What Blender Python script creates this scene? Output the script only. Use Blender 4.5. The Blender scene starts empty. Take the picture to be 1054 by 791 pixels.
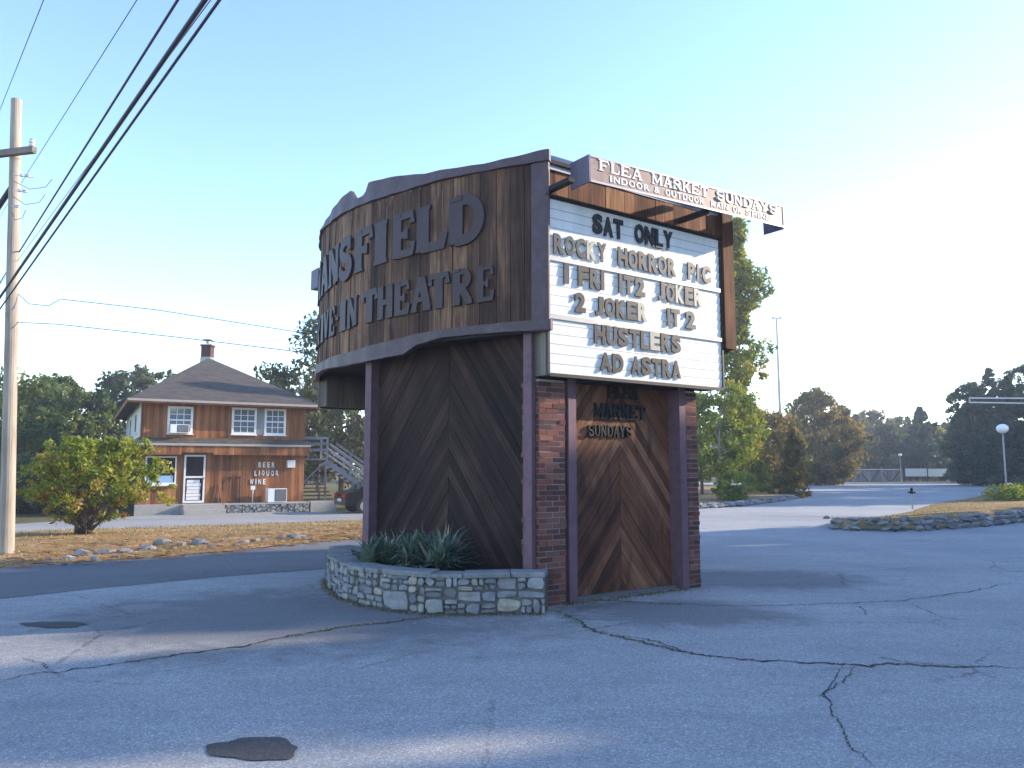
import bpy, bmesh, math, random
import numpy as np
from mathutils import Vector, Matrix
R_ = math.radians
sin, cos, pi = math.sin, math.cos, math.pi
random.seed(7); rng = np.random.default_rng(11)
scene = bpy.context.scene
col = scene.collection

# ------------------------------------------------------------------ camera
F = 800.0; CX, CY = 527.0, 395.5; EYE = 1.6
PITCH = math.atan(86.5/F); SP, CP = sin(PITCH), cos(PITCH)
cam_d = bpy.data.cameras.new('camera'); cam = bpy.data.objects.new('camera', cam_d); col.objects.link(cam)
cam_d.sensor_width = 36; cam_d.lens = F/1054*36; cam_d.clip_end = 3000; cam_d.clip_start = .05
cam.location = (0, 0, EYE); cam.rotation_euler = (pi/2+PITCH, 0, 0)
scene.camera = cam

def ray(u, v):
    a = (u-CX)/F; b = (CY-v)/F
    return (a, CP-b*SP, SP+b*CP)
def G(u, v, z=0.0):                       # photograph pixel -> point on the level z
    r = ray(u, v); t = (z-EYE)/r[2]
    return (r[0]*t, r[1]*t)
def AT(u, Y, v=482):                      # point seen at (u,v) at forward distance Y
    r = ray(u, v); t = Y/r[1]
    return (r[0]*t, Y, EYE+r[2]*t)
def WALL(u, v, P, d):                     # pixel -> (s,z) on the vertical plane through P along d
    r = ray(u, v)
    # P + s d = t r
    det = d[0]*(-r[1]) + r[0]*d[1]
    s = (-P[0]*(-r[1]) - r[0]*P[1])/det
    t = (P[0]+s*d[0])/r[0] if abs(r[0]) > 1e-6 else (P[1]+s*d[1])/r[1]
    return s, EYE+r[2]*t
def sst(a, b, x):
    x = max(0, min(1, (x-a)/(b-a))); return x*x*(3-2*x)
def g(x, y):                              # the terrain
    return -.25*sst(17, 27, y)*sst(-1, -6, x)

# ------------------------------------------------------------------ mesh builder
class MB:
    def __init__(s): s.v = []; s.f = []; s.uv = []; s.r = []
    def face(s, pts, uvs=None, r=.5):
        n = len(s.v); s.v += [tuple(p) for p in pts]; s.f.append(list(range(n, n+len(pts))))
        s.uv += uvs if uvs else [(p[0], p[1]) for p in pts]; s.r.append(r)
    def box(s, o, ex, ey, ez, x0, x1, y0, y1, z0, z1, r=None, rot=0):
        """oriented box, o + x ex + y ey + z ez"""
        if r is None: r = random.random()
        o = Vector(o); ex = Vector(ex); ey = Vector(ey); ez = Vector(ez)
        P = lambda x, y, z: o+ex*x+ey*y+ez*z
        flip = ex.cross(ey).dot(ez) < 0
        def q(c, uvi):
            pts = [P(*k) for k in c]; uv = [(k[uvi[0]], k[uvi[1]]) for k in c]
            if flip: pts.reverse(); uv.reverse()
            s.face(pts, uv, r)
        q([(x0,y0,z0),(x1,y0,z0),(x1,y0,z1),(x0,y0,z1)], (0,2))
        q([(x1,y1,z0),(x0,y1,z0),(x0,y1,z1),(x1,y1,z1)], (0,2))
        q([(x0,y1,z0),(x0,y0,z0),(x0,y0,z1),(x0,y1,z1)], (1,2))
        q([(x1,y0,z0),(x1,y1,z0),(x1,y1,z1),(x1,y0,z1)], (1,2))
        q([(x0,y0,z1),(x1,y0,z1),(x1,y1,z1),(x0,y1,z1)], (0,1))
        q([(x0,y1,z0),(x1,y1,z0),(x1,y0,z0),(x0,y0,z0)], (0,1))
    def b(s, x0, x1, y0, y1, z0, z1, r=None):
        s.box((0,0,0), (1,0,0), (0,1,0), (0,0,1), x0, x1, y0, y1, z0, z1, r)
    def prism(s, poly, fn, d0, d1, r=.5, uvrot=None, inset=0):
        """poly: ccw 2D outline; fn(x,z,d) -> point; front at depth d1; bevel by inset"""
        n = len(poly)
        cx = sum(p[0] for p in poly)/n; cz = sum(p[1] for p in poly)/n
        if uvrot is None: U = lambda p: (p[0], p[1])
        else:
            c_, s_ = cos(uvrot), sin(uvrot)
            U = lambda p: (p[0]*c_+p[1]*s_, -p[0]*s_+p[1]*c_)
        if inset:
            fr = [(p[0]+(cx-p[0])*min(.45, inset/max(1e-4, math.hypot(p[0]-cx, p[1]-cz))),
                   p[1]+(cz-p[1])*min(.45, inset/max(1e-4, math.hypot(p[0]-cx, p[1]-cz)))) for p in poly]
            dm = d1-abs(d1-d0)*.0-inset*.8 if d1 > d0 else d1+inset*.8
        else: fr = poly; dm = d1
        s.face([fn(p[0], p[1], d1) for p in fr], [U(p) for p in fr], r)
        for i in range(n):
            a, b_ = poly[i], poly[(i+1) % n]
            s.face([fn(a[0],a[1],d0), fn(b_[0],b_[1],d0), fn(b_[0],b_[1],dm), fn(a[0],a[1],dm)], [U(a), U(b_), U(b_), U(a)], r)
            if inset:
                a2, b2 = fr[i], fr[(i+1) % n]
                s.face([fn(a[0],a[1],dm), fn(b_[0],b_[1],dm), fn(b2[0],b2[1],d1), fn(a2[0],a2[1],d1)], [U(a), U(b_), U(b2), U(a2)], r)
    def tube(s, pts, rad, n=8, cap=True, r=None):
        if r is None: r = random.random()
        pts = [Vector(p) for p in pts]
        if not hasattr(rad, '__len__'): rad = [rad]*len(pts)
        rings = []; L = 0
        up = Vector((0,0,1))
        for i, p in enumerate(pts):
            t = (pts[min(i+1, len(pts)-1)]-pts[max(i-1, 0)])
            if t.length < 1e-9: t = Vector((0,0,1))
            t.normalize()
            a = t.cross(up)
            if a.length < .05: a = t.cross(Vector((1,0,0)))
            a.normalize(); b = t.cross(a)
            if i: L += (p-pts[i-1]).length
            base = len(s.v)
            for k in range(n):
                w = 2*pi*k/n
                s.v.append(tuple(p+(a*cos(w)+b*sin(w))*rad[i]))
            rings.append((base, L))
        for (b0, l0), (b1, l1), i in zip(rings, rings[1:], range(len(rings))):
            for k in range(n):
                k2 = (k+1) % n
                s.f.append([b0+k, b1+k, b1+k2, b0+k2]); s.r.append(r)
                c = 2*pi*rad[i]/n
                s.uv += [(k*c, l0), (k*c, l1), ((k+1)*c, l1), ((k+1)*c, l0)]
        if cap:
            for base, rev in ((rings[0][0], 0), (rings[-1][0], 1)):
                idx = list(range(base, base+n))
                if rev: idx.reverse()
                s.f.append(idx); s.r.append(r); s.uv += [(s.v[j][0], s.v[j][1]) for j in idx]
    def lathe(s, c, prof, n=20, r=.5):
        base = len(s.v)
        for (rr, z) in prof:
            for k in range(n):
                a = 2*pi*k/n; s.v.append((c[0]+rr*cos(a), c[1]+rr*sin(a), c[2]+z))
        for i in range(len(prof)-1):
            for k in range(n):
                k2 = (k+1) % n; a, b_ = base+i*n, base+(i+1)*n
                s.f.append([a+k, a+k2, b_+k2, b_+k]); s.r.append(r); s.uv += [(k/n,i),(k2/n,i),(k2/n,i+1),(k/n,i+1)]
    def build(s, name, mat, parent=None, smooth=False, merge=False):
        me = bpy.data.meshes.new(name)
        me.from_pydata(s.v, [], s.f)
        uvl = me.uv_layers.new(name='UVMap')
        uvl.data.foreach_set('uv', np.array(s.uv, dtype=np.float32).ravel())
        at = me.attributes.new('rnd', 'FLOAT', 'FACE')
        at.data.foreach_set('value', np.array(s.r, dtype=np.float32))
        me.materials.append(mat)
        if merge:
            bm = bmesh.new(); bm.from_mesh(me); bmesh.ops.remove_doubles(bm, verts=bm.verts, dist=1e-5); bm.to_mesh(me); bm.free()
        if smooth: me.polygons.foreach_set('use_smooth', [True]*len(me.polygons))
        me.update()
        o = bpy.data.objects.new(name, me); col.objects.link(o)
        if parent: o.parent = parent
        return o

def tag(o, label=None, cat=None, group=None, kind=None):
    if label: o['label'] = label
    if cat: o['category'] = cat
    if group: o['group'] = group
    if kind: o['kind'] = kind
    return o
def thing(name, label, cat, group=None, loc=(0,0,0), rz=0):
    o = bpy.data.objects.new(name, None); col.objects.link(o); o.empty_display_size = .2
    o.location = loc; o.rotation_euler = (0,0,rz)
    return tag(o, label, cat, group)
def copy_tree(o, parent=None):
    c = o.copy(); col.objects.link(c)
    if parent: c.parent = parent
    for ch in [k for k in bpy.data.objects if k.parent == o]: copy_tree(ch, c)
    return c

# ------------------------------------------------------------------ materials
class NT:
    def __init__(s, name):
        s.m = bpy.data.materials.new(name); s.m.use_nodes = True
        s.t = s.m.node_tree; s.t.nodes.clear()
        s.out = s.n('ShaderNodeOutputMaterial')
    def n(s, typ, **k):
        x = s.t.nodes.new(typ)
        for a, b in k.items(): setattr(x, a, b)
        return x
    def l(s, a, b): s.t.links.new(a, b)
    def val(s, inp, v):
        if hasattr(v, 'is_linked') or hasattr(v, 'links'): s.l(v, inp)
        else: inp.default_value = v
    def coord(s, kind='Object', scale=(1,1,1), loc=(0,0,0)):
        c = s.n('ShaderNodeTexCoord'); m = s.n('ShaderNodeMapping')
        m.inputs['Scale'].default_value = scale; m.inputs['Location'].default_value = loc
        s.l(c.outputs[kind], m.inputs['Vector']); return m.outputs[0]
    def noise(s, vec, scale=5, detail=4, rough=.55, dist=0):
        x = s.n('ShaderNodeTexNoise'); s.l(vec, x.inputs['Vector'])
        x.inputs['Scale'].default_value = scale; x.inputs['Detail'].default_value = detail
        x.inputs['Roughness'].default_value = rough; x.inputs['Distortion'].default_value = dist
        return x.outputs['Fac']
    def vor(s, vec, scale=5, feature='F1', out='Distance'):
        x = s.n('ShaderNodeTexVoronoi', feature=feature); s.l(vec, x.inputs['Vector'])
        x.inputs['Scale'].default_value = scale; return x.outputs[out]
    def ramp(s, fac, stops, interp='LINEAR'):
        x = s.n('ShaderNodeValToRGB'); x.color_ramp.interpolation = interp
        e = x.color_ramp.elements
        while len(e) < len(stops): e.new(.5)
        for i, (p, c) in enumerate(stops):
            e[i].position = p; e[i].color = tuple(c)+(1,) if len(c) == 3 else c
        s.l(fac, x.inputs[0]); return x.outputs[0]
    def mix(s, fac, a, b, mode='MIX'):
        x = s.n('ShaderNodeMixRGB', blend_type=mode)
        s.val(x.inputs[0], fac)
        for i, c in ((1, a), (2, b)):
            if isinstance(c, tuple): x.inputs[i].default_value = c+(1,) if len(c) == 3 else c
            else: s.l(c, x.inputs[i])
        return x.outputs[0]
    def math(s, op, a, b=0.0, clamp=False):
        x = s.n('ShaderNodeMath', operation=op, use_clamp=clamp)
        s.val(x.inputs[0], a); s.val(x.inputs[1], b); return x.outputs[0]
    def attr(s, name='rnd'):
        return s.n('ShaderNodeAttribute', attribute_name=name).outputs['Fac']
    def bump(s, h, strength=.3, dist=.02, nrm=None):
        x = s.n('ShaderNodeBump'); x.inputs['Strength'].default_value = strength; x.inputs['Distance'].default_value = dist
        s.l(h, x.inputs['Height'])
        if nrm: s.l(nrm, x.inputs['Normal'])
        return x.outputs[0]
    def pbr(s, colr, rough=.8, nrm=None, metal=0, spec=.3):
        p = s.n('ShaderNodeBsdfPrincipled')
        if isinstance(colr, tuple): p.inputs['Base Color'].default_value = colr+(1,) if len(colr) == 3 else colr
        else: s.l(colr, p.inputs['Base Color'])
        s.val(p.inputs['Roughness'], rough); p.inputs['Metallic'].default_value = metal
        p.inputs['Specular IOR Level'].default_value = spec
        if nrm: s.l(nrm, p.inputs['Normal'])
        s.l(p.outputs[0], s.out.inputs[0]); return s.m

def wood(name, dark, mid, light, across='x', stain=None, rough=.8, bias=0.0, knots=True):
    """weathered boards; UV in metres, v runs along the grain"""
    t = NT(name)
    uv = t.coord('UV', (38, 1.6, 1))
    r = t.attr()
    cmb = t.n('ShaderNodeCombineXYZ'); t.val(cmb.inputs[2], t.math('MULTIPLY', r, 40.0))
    add = t.n('ShaderNodeVectorMath', operation='ADD'); t.l(uv, add.inputs[0]); t.l(cmb.outputs[0], add.inputs[1])
    v = add.outputs[0]
    n1 = t.noise(v, 1.0, 6, .65, .3)
    n2 = t.noise(v, .22, 3, .6, .8)
    big = t.noise(t.coord('Object', (1.2, 1.2, .55)), 1.3, 4, .6)
    f = t.math('ADD', t.math('MULTIPLY', n1, .45), t.math('MULTIPLY', n2, .35))
    f = t.math('ADD', f, t.math('MULTIPLY', big, .45))
    f = t.math('ADD', f, t.math('MULTIPLY', t.math('SUBTRACT', r, .5), .22))
    f = t.math('ADD', f, -.12+bias)
    c = t.ramp(f, [(.30, dark), (.52, mid), (.74, light)])
    if stain:
        st = t.ramp(t.noise(t.coord('Object', (2.2, 2.2, .5)), 2.0, 5, .65), [(.5, (0,0,0)), (.66, (1,1,1))])
        c = t.mix(t.math('MULTIPLY', st, .75), c, stain)
    return t.pbr(c, rough, t.bump(n1, .5, .004), spec=.2)

def paint(name, base, worn=None, rough=.55, amt=.35, scale=6, spec=.3, metal=0, bumpd=.003):
    t = NT(name)
    co = t.coord('Object')
    n = t.noise(co, scale, 6, .65)
    n2 = t.noise(co, scale*.25, 3)
    k = t.math('MULTIPLY', t.ramp(n, [(.45, (0,0,0)), (.75, (1,1,1))]), amt)
    w = worn or tuple(x*.6 for x in base)
    c = t.mix(k, base, w)
    c = t.mix(t.math('MULTIPLY', n2, .35), c, tuple(x*.75 for x in base))
    return t.pbr(c, rough, t.bump(n, .3, bumpd), metal=metal, spec=spec)

def rocky(name, cols, scale=4, rough=.85):
    t = NT(name)
    r = t.attr(); co = t.coord('Object')
    base = t.ramp(r, [(i/(len(cols)-1), c) for i, c in enumerate(cols)])
    n = t.noise(co, scale*3, 8, .7)
    c = t.mix(t.math('MULTIPLY', t.ramp(n, [(.35, (0,0,0)), (.7, (1,1,1))]), .55), base, (.10,.10,.10))
    li = t.ramp(t.noise(co, scale*1.3, 5), [(.55, (0,0,0)), (.72, (1,1,1))])
    c = t.mix(t.math('MULTIPLY', li, .35), c, (.42,.40,.36))
    return t.pbr(c, rough, t.bump(n, .7, .02), spec=.2)

def leaf(name, stops, trans=.45, rough=.6):
    t = NT(name)
    c = t.ramp(t.attr(), stops)
    d = t.n('ShaderNodeBsdfPrincipled'); t.l(c, d.inputs['Base Color']); d.inputs['Roughness'].default_value = rough
    d.inputs['Specular IOR Level'].default_value = .25
    tr = t.n('ShaderNodeBsdfTranslucent')
    c2 = t.mix(1.0, c, (1.0, 1.0, .45), 'MULTIPLY'); t.l(c2, tr.inputs[0])
    mx = t.n('ShaderNodeMixShader'); mx.inputs[0].default_value = trans
    t.l(d.outputs[0], mx.inputs[1]); t.l(tr.outputs[0], mx.inputs[2]); t.l(mx.outputs[0], t.out.inputs[0])
    return t.m

def asphalt(name, c0, c1, c2, patch=None, gr=1.0, stain=False):
    t = NT(name); co = t.coord('Object')
    fine = t.noise(co, 150, 3, .8)
    sp = t.vor(co, 95, 'F1', 'Color')
    sep = t.n('ShaderNodeSeparateColor'); t.l(sp, sep.inputs[0])
    mid = t.noise(co, 1.1, 6, .62)
    big = t.noise(t.coord('Object', (.16, .3, 1)), 1.0, 5, .6, .6)
    c = t.ramp(big, [(.3, c0), (.55, c1), (.75, c2)])
    c = t.mix(t.math('MULTIPLY', mid, .5), c, tuple(x*.72 for x in c1))
    k = t.ramp(sep.outputs[0], [(.0, (.45,.45,.45)), (.55, (.95,.95,.95)), (.86, (1.15,1.15,1.12)), (1, (1.9,1.87,1.8))])
    c = t.mix(.6*gr, c, k, 'MULTIPLY')
    k2 = t.ramp(fine, [(.3, (.6,.6,.6)), (.7, (1.35,1.35,1.35))])
    c = t.mix(.8*gr, c, k2, 'MULTIPLY')
    tw = t.ramp(t.noise(t.coord('Object', (.5, 1.6, 1)), 1.4, 7, .72, 1.2), [(.42, (1,1,1)), (.62, (.80,.80,.81)), (.75, (.62,.62,.64))])
    c = t.mix(.55, c, tw, 'MULTIPLY')
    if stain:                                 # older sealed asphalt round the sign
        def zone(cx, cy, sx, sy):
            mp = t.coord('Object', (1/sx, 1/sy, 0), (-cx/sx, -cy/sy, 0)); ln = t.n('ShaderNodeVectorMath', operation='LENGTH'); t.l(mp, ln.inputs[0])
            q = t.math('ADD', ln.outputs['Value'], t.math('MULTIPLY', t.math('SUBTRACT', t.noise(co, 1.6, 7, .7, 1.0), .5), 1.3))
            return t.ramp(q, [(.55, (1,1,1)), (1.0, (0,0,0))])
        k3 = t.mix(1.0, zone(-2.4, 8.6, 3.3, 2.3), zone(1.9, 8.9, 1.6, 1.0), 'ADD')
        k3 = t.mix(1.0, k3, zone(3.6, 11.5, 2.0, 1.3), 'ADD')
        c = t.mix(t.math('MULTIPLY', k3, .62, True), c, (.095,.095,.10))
    b = t.bump(fine, .45, .005)
    b = t.bump(mid, .25, .05, b)
    # hairline cracks
    cr = t.vor(t.coord('Object', (.33, .33, 0)), 1.3, 'DISTANCE_TO_EDGE')
    msk = t.ramp(t.noise(co, .35, 3), [(.50, (0,0,0)), (.62, (1,1,1))])
    wob = t.math('ADD', cr, t.math('MULTIPLY', t.math('SUBTRACT', t.noise(co, 6, 5, .7), .5), .07))
    ck = t.ramp(t.math('ABSOLUTE', wob), [(.0, (1,1,1)), (.007, (0,0,0))])
    c = t.mix(t.math('MULTIPLY', t.math('MULTIPLY', ck, msk), .75), c, (.035,.033,.03))
    return t.pbr(c, .9, b, spec=.25)

def ground_mat(name, stops, s1=1.3, s2=40):
    t = NT(name); co = t.coord('Object')
    a = t.noise(co, s1, 6, .7); b = t.noise(co, s2, 4, .8)
    f = t.math('ADD', t.math('MULTIPLY', a, .6), t.math('MULTIPLY', b, .45))
    c = t.ramp(f, stops)
    return t.pbr(c, .95, t.bump(b, .9, .03), spec=.1)

M = {}
M['asphalt'] = asphalt('asphalt_old', (.275,.275,.278), (.365,.362,.352), (.43,.425,.41), stain=True)
M['road'] = asphalt('asphalt_dark', (.12,.122,.127), (.165,.165,.168), (.21,.208,.20), gr=.8)
M['drive'] = asphalt('asphalt_pale', (.24,.235,.225), (.32,.31,.29), (.38,.365,.34))
M['patch'] = asphalt('asphalt_patch', (.055,.054,.053), (.08,.077,.074), (.11,.106,.10))
M['crackfill'] = ground_mat('crack_soil', [(.3,(.02,.019,.018)), (.5,(.06,.055,.05)), (.62,(.11,.10,.075)), (.75,(.17,.155,.12))], 2, 30)
M['drygrass'] = ground_mat('dry_grass', [(.32,(.085,.095,.03)), (.44,(.19,.15,.06)), (.56,(.33,.20,.095)), (.66,(.46,.32,.18)), (.8,(.60,.48,.34))], .7, 26)
M['field'] = ground_mat('field_soil', [(.3,(.045,.055,.02)), (.5,(.10,.10,.04)), (.7,(.22,.15,.07))], .3, 10)
M['fascia_wood'] = wood('fascia_wood', (.022,.014,.013), (.098,.053,.035), (.34,.20,.12), stain=(.026,.016,.016), bias=.01)
M['side_wood'] = wood('side_wood', (.030,.014,.009), (.17,.070,.030), (.40,.21,.10), stain=(.04,.018,.012))
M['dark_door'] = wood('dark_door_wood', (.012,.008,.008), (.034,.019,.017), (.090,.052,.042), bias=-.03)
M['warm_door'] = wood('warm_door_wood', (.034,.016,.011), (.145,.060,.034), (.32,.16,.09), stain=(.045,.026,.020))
M['house_wood'] = wood('house_wood', (.095,.040,.018), (.25,.098,.038), (.40,.19,.085))
M['grey_wood'] = wood('grey_wood', (.06,.05,.04), (.14,.12,.10), (.26,.23,.20))
M['grey_paint_wood'] = wood('grey_paint_wood', (.13,.13,.14), (.24,.235,.24), (.36,.35,.34))
M['trim'] = paint('plum_trim', (.078,.050,.060), (.14,.11,.125), .5, .6, 9)
M['post'] = paint('plum_post', (.165,.098,.118), (.075,.05,.055), .65, .8, 9)
M['letter'] = paint('plum_letter', (.046,.028,.032), (.08,.052,.057), .5, .5, 14)
M['metal_roof'] = paint('grey_flashing', (.33,.33,.34), (.2,.2,.2), .4, metal=.3)
M['boxpaint'] = paint('sign_box_paint', (.22,.135,.12), (.42,.40,.38), .5, .6, 10)
M['boxend'] = paint('sign_end_paint', (.10,.09,.13), (.16,.14,.17), .5)
M['white'] = paint('white_letter', (.80,.79,.76), (.40,.33,.31), .5, .75, 9)
M['whitepaint'] = paint('white_paint', (.72,.72,.70), (.45,.43,.40), .5, .35)
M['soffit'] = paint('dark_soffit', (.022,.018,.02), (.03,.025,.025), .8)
M['black'] = paint('black_paint', (.02,.02,.022), (.04,.04,.04), .5)
M['blackletter'] = paint('board_letter_black', (.02,.02,.024), (.05,.05,.052), .5, .5, 18)
M['greyletter'] = paint('board_letter_grey', (.042,.043,.047), (.15,.15,.15), .4, .55, 12)
M['paleletter'] = paint('board_letter_pale', (.42,.40,.33), (.18,.17,.15), .4, .5, 18)
M['mortar'] = paint('mortar', (.42,.38,.36), (.2,.18,.17), .9, .5)
M['darkmortar'] = paint('dark_mortar', (.15,.145,.14), (.08,.078,.07), .9, .5)
M['soil'] = ground_mat('soil', [(.3,(.02,.016,.012)), (.7,(.07,.055,.04))], 4, 50)
M['stone'] = rocky('wall_stone', [(.13,.14,.155), (.28,.30,.33), (.19,.195,.205), (.36,.355,.34), (.23,.25,.285), (.44,.40,.32), (.16,.175,.195), (.32,.34,.37)])
M['capstone'] = rocky('cap_stone', [(.18,.19,.20), (.26,.26,.25), (.21,.22,.23), (.32,.31,.27)])
M['rock'] = rocky('field_rock', [(.13,.13,.135), (.24,.24,.235), (.34,.33,.31), (.19,.18,.17), (.44,.42,.39), (.16,.165,.18)])
M['concrete'] = paint('concrete', (.36,.34,.31), (.22,.21,.19), .9, .5, 5)
M['pole'] = wood('pole_wood', (.20,.165,.13), (.37,.32,.26), (.50,.45,.385))
M['arm'] = wood('crossarm_wood', (.10,.085,.07), (.20,.17,.14), (.30,.26,.22))
t = NT('cable_sheath'); t.pbr((.035,.038,.055), .5); M['cable'] = t.m
M['steel'] = paint('galvanised_steel', (.35,.36,.37), (.22,.22,.22), .45, metal=.5)
M['porcelain'] = paint('porcelain', (.65,.66,.68), (.5,.5,.5), .2)
M['bark'] = paint('bark', (.10,.08,.065), (.045,.035,.03), .9, .7, 12, bumpd=.02)
M['palebark'] = paint('pale_bark', (.30,.27,.23), (.14,.12,.10), .9, .6, 12, bumpd=.02)
M['aluminium'] = paint('white_aluminium', (.75,.76,.77), (.55,.55,.55), .35)
M['carpaint'] = paint('car_paint', (.006,.006,.009), (.01,.01,.012), .25, .2, 3, spec=.35)
M['tyre'] = paint('tyre_rubber', (.02,.02,.02), (.03,.03,.03), .85)

def brick_mat():
    t = NT('clay_brick'); r = t.attr(); co = t.coord('Object')
    c = t.ramp(r, [(0,(.075,.04,.04)), (.3,(.17,.065,.05)), (.55,(.23,.085,.06)), (.8,(.28,.12,.085)), (1,(.16,.09,.085))])
    n = t.noise(co, 30, 6, .7)
    c = t.mix(t.math('MULTIPLY', n, .55), c, (.09,.055,.05))
    return t.pbr(c, .9, t.bump(n, .6, .006), spec=.15)
M['brick'] = brick_mat()
def shingle_mat():
    t = NT('roof_shingle'); uv = t.coord('UV', (1,1,1))
    b = t.n('ShaderNodeTexBrick'); t.l(uv, b.inputs['Vector'])
    b.inputs['Color1'].default_value = (.065,.055,.048,1); b.inputs['Color2'].default_value = (.115,.10,.085,1)
    b.inputs['Mortar'].default_value = (.045,.038,.03,1); b.inputs['Scale'].default_value = 1
    b.inputs['Brick Width'].default_value = .3; b.inputs['Row Height'].default_value = .14; b.inputs['Mortar Size'].default_value = .012
    n = t.noise(t.coord('Object'), 40, 4, .8); n2 = t.noise(t.coord('Object'), .8, 4)
    c = t.mix(.6, b.outputs[0], t.ramp(n, [(.3,(.5,.5,.5)), (.7,(1.5,1.5,1.5))]), 'MULTIPLY')
    c = t.mix(t.math('MULTIPLY', n2, .5), c, (.09,.08,.075))
    return t.pbr(c, .95, t.bump(b.outputs['Fac'], .5, -.01), spec=.15)
M['shingle'] = shingle_mat()
def glass_mat(name, tint, rough=.06):
    t = NT(name)
    n = t.noise(t.coord('Object'), 1.5, 2)
    return t.pbr(t.mix(n, tint, tuple(x*1.6 for x in tint)), rough, t.bump(n, .06, .05), spec=1.0)
M['glass'] = glass_mat('window_glass', (.10,.12,.14)); M['darkglass'] = glass_mat('dark_glass', (.012,.012,.014))
def board_mat():
    t = NT('letterboard_panel'); co = t.coord('Object')
    n = t.noise(t.coord('Object', (3, 3, .7)), 1.2, 5, .6); n2 = t.noise(co, 12, 5, .7)
    c = t.ramp(n, [(.3,(.70,.70,.68)), (.6,(.82,.82,.80))])
    c = t.mix(t.math('MULTIPLY', t.ramp(n2, [(.5,(0,0,0)), (.8,(1,1,1))]), .3), c, (.5,.5,.48))
    return t.pbr(c, .45, t.bump(n, .15, .02), spec=.4)
M['board'] = board_mat()
t = NT('lamp_globe'); t.pbr((.85,.85,.84), .25); M['globe'] = t.m
t = NT('tail_light'); t.pbr((.35,.02,.02), .2); M['taillight'] = t.m
t = NT('blue_cover'); t.pbr((.25,.42,.6), .5); M['bluecover'] = t.m

L = {}
L['green'] = leaf('leaf_green', [(0,(.03,.052,.018)), (.45,(.075,.115,.03)), (.8,(.15,.18,.045)), (1,(.22,.21,.06))])
L['lime'] = leaf('leaf_lime', [(0,(.05,.09,.018)), (.4,(.14,.21,.035)), (.75,(.28,.31,.055)), (1,(.40,.33,.06))], .5)
L['yellow'] = leaf('leaf_yellow_green', [(0,(.06,.09,.02)), (.4,(.17,.22,.035)), (.75,(.34,.33,.06)), (1,(.34,.22,.05))], .5)
L['rust'] = leaf('leaf_rust', [(0,(.06,.065,.025)), (.4,(.13,.13,.04)), (.7,(.25,.18,.06)), (1,(.36,.19,.06))], .45)
L['shrub'] = leaf('leaf_shrub', [(0,(.06,.09,.02)), (.35,(.16,.22,.035)), (.7,(.36,.36,.06)), (.84,(.36,.24,.08)), (1,(.26,.10,.06))], .45)
L['dark'] = leaf('leaf_dark', [(0,(.035,.05,.026)), (.5,(.075,.095,.045)), (1,(.14,.15,.065))], .4)
L['blue'] = leaf('needle_blue', [(0,(.04,.06,.042)), (.5,(.08,.105,.068)), (1,(.16,.175,.095))], .4)
L['olive'] = leaf('leaf_olive', [(0,(.07,.075,.035)), (.5,(.15,.15,.07)), (1,(.26,.24,.14))], .4)
L['yucca'] = leaf('yucca_blade', [(0,(.05,.09,.07)), (.5,(.12,.18,.14)), (.9,(.24,.30,.23)), (1,(.42,.34,.22))], .15, .5)
L['grass'] = leaf('grass_blade', [(0,(.07,.11,.025)), (.3,(.20,.17,.06)), (.7,(.38,.26,.12)), (1,(.58,.44,.26))], .3)
L['weed'] = leaf('weed_blade', [(0,(.07,.08,.04)), (.5,(.16,.14,.08)), (1,(.30,.24,.15))], .2)
L['litter'] = leaf('fallen_leaf', [(0,(.20,.10,.05)), (.4,(.42,.20,.08)), (.8,(.5,.3,.12)), (1,(.6,.45,.3))], .2)

# ------------------------------------------------------------------ sky, sun
w = bpy.data.worlds.new('World'); scene.world = w; w.use_nodes = True
nt = w.node_tree; bg = nt.nodes['Background']
sky = nt.nodes.new('ShaderNodeTexSky'); sky.sky_type = 'NISHITA'; sky.sun_disc = False
SUN_AZ, SUN_EL = R_(73.5), R_(20)
sky.sun_elevation = SUN_EL; sky.sun_rotation = SUN_AZ
sky.altitude = 50; sky.air_density = 1.0; sky.dust_density = .15; sky.ozone_density = 1.5
hsv = nt.nodes.new('ShaderNodeHueSaturation'); hsv.inputs['Saturation'].default_value = 1.14; hsv.inputs['Hue'].default_value = .511; nt.links.new(sky.outputs[0], hsv.inputs['Color']); nt.links.new(hsv.outputs[0], bg.inputs[0]); bg.inputs[1].default_value = .15
sd = bpy.data.lights.new('sun', 'SUN'); so = bpy.data.objects.new('sun', sd); col.objects.link(so)
sd.energy = 3.0; sd.angle = R_(.55); sd.color = (1.0, .85, .68)
sv = Vector((sin(SUN_AZ)*cos(SUN_EL), cos(SUN_AZ)*cos(SUN_EL), sin(SUN_EL)))
so.rotation_euler = sv.to_track_quat('Z', 'Y').to_euler()
scene.view_settings.view_transform = 'Standard'; scene.view_settings.look = 'None'
scene.view_settings.gamma = 1; scene.view_settings.exposure = 1.85
scene.render.engine = 'CYCLES'

# ------------------------------------------------------------------ ground
def struct(o): o['kind'] = 'structure'; return o
def grid(name, mat, xs, ys, dz, fn=g):
    m = MB()
    idx = {}
    for j, y in enumerate(ys):
        for i, x in enumerate(xs):
            idx[i, j] = len(m.v); m.v.append((x, y, fn(x, y)+dz))
    for j in range(len(ys)-1):
        for i in range(len(xs)-1):
            q = [idx[i,j], idx[i+1,j], idx[i+1,j+1], idx[i,j+1]]
            m.f.append(q); m.r.append(.5); m.uv += [(m.v[k][0], m.v[k][1]) for k in q]
    return struct(m.build(name, mat, smooth=True))
xs = [-350,-200,-120,-80]+[x for x in range(-60, 61, 2)]+[80,120,200,350]
ys = [-100,-60,-40]+[y for y in range(-30, 101, 2)]+[120,160,240,400,700]
grid('ground', M['field'], xs, ys, -.05)

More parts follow.
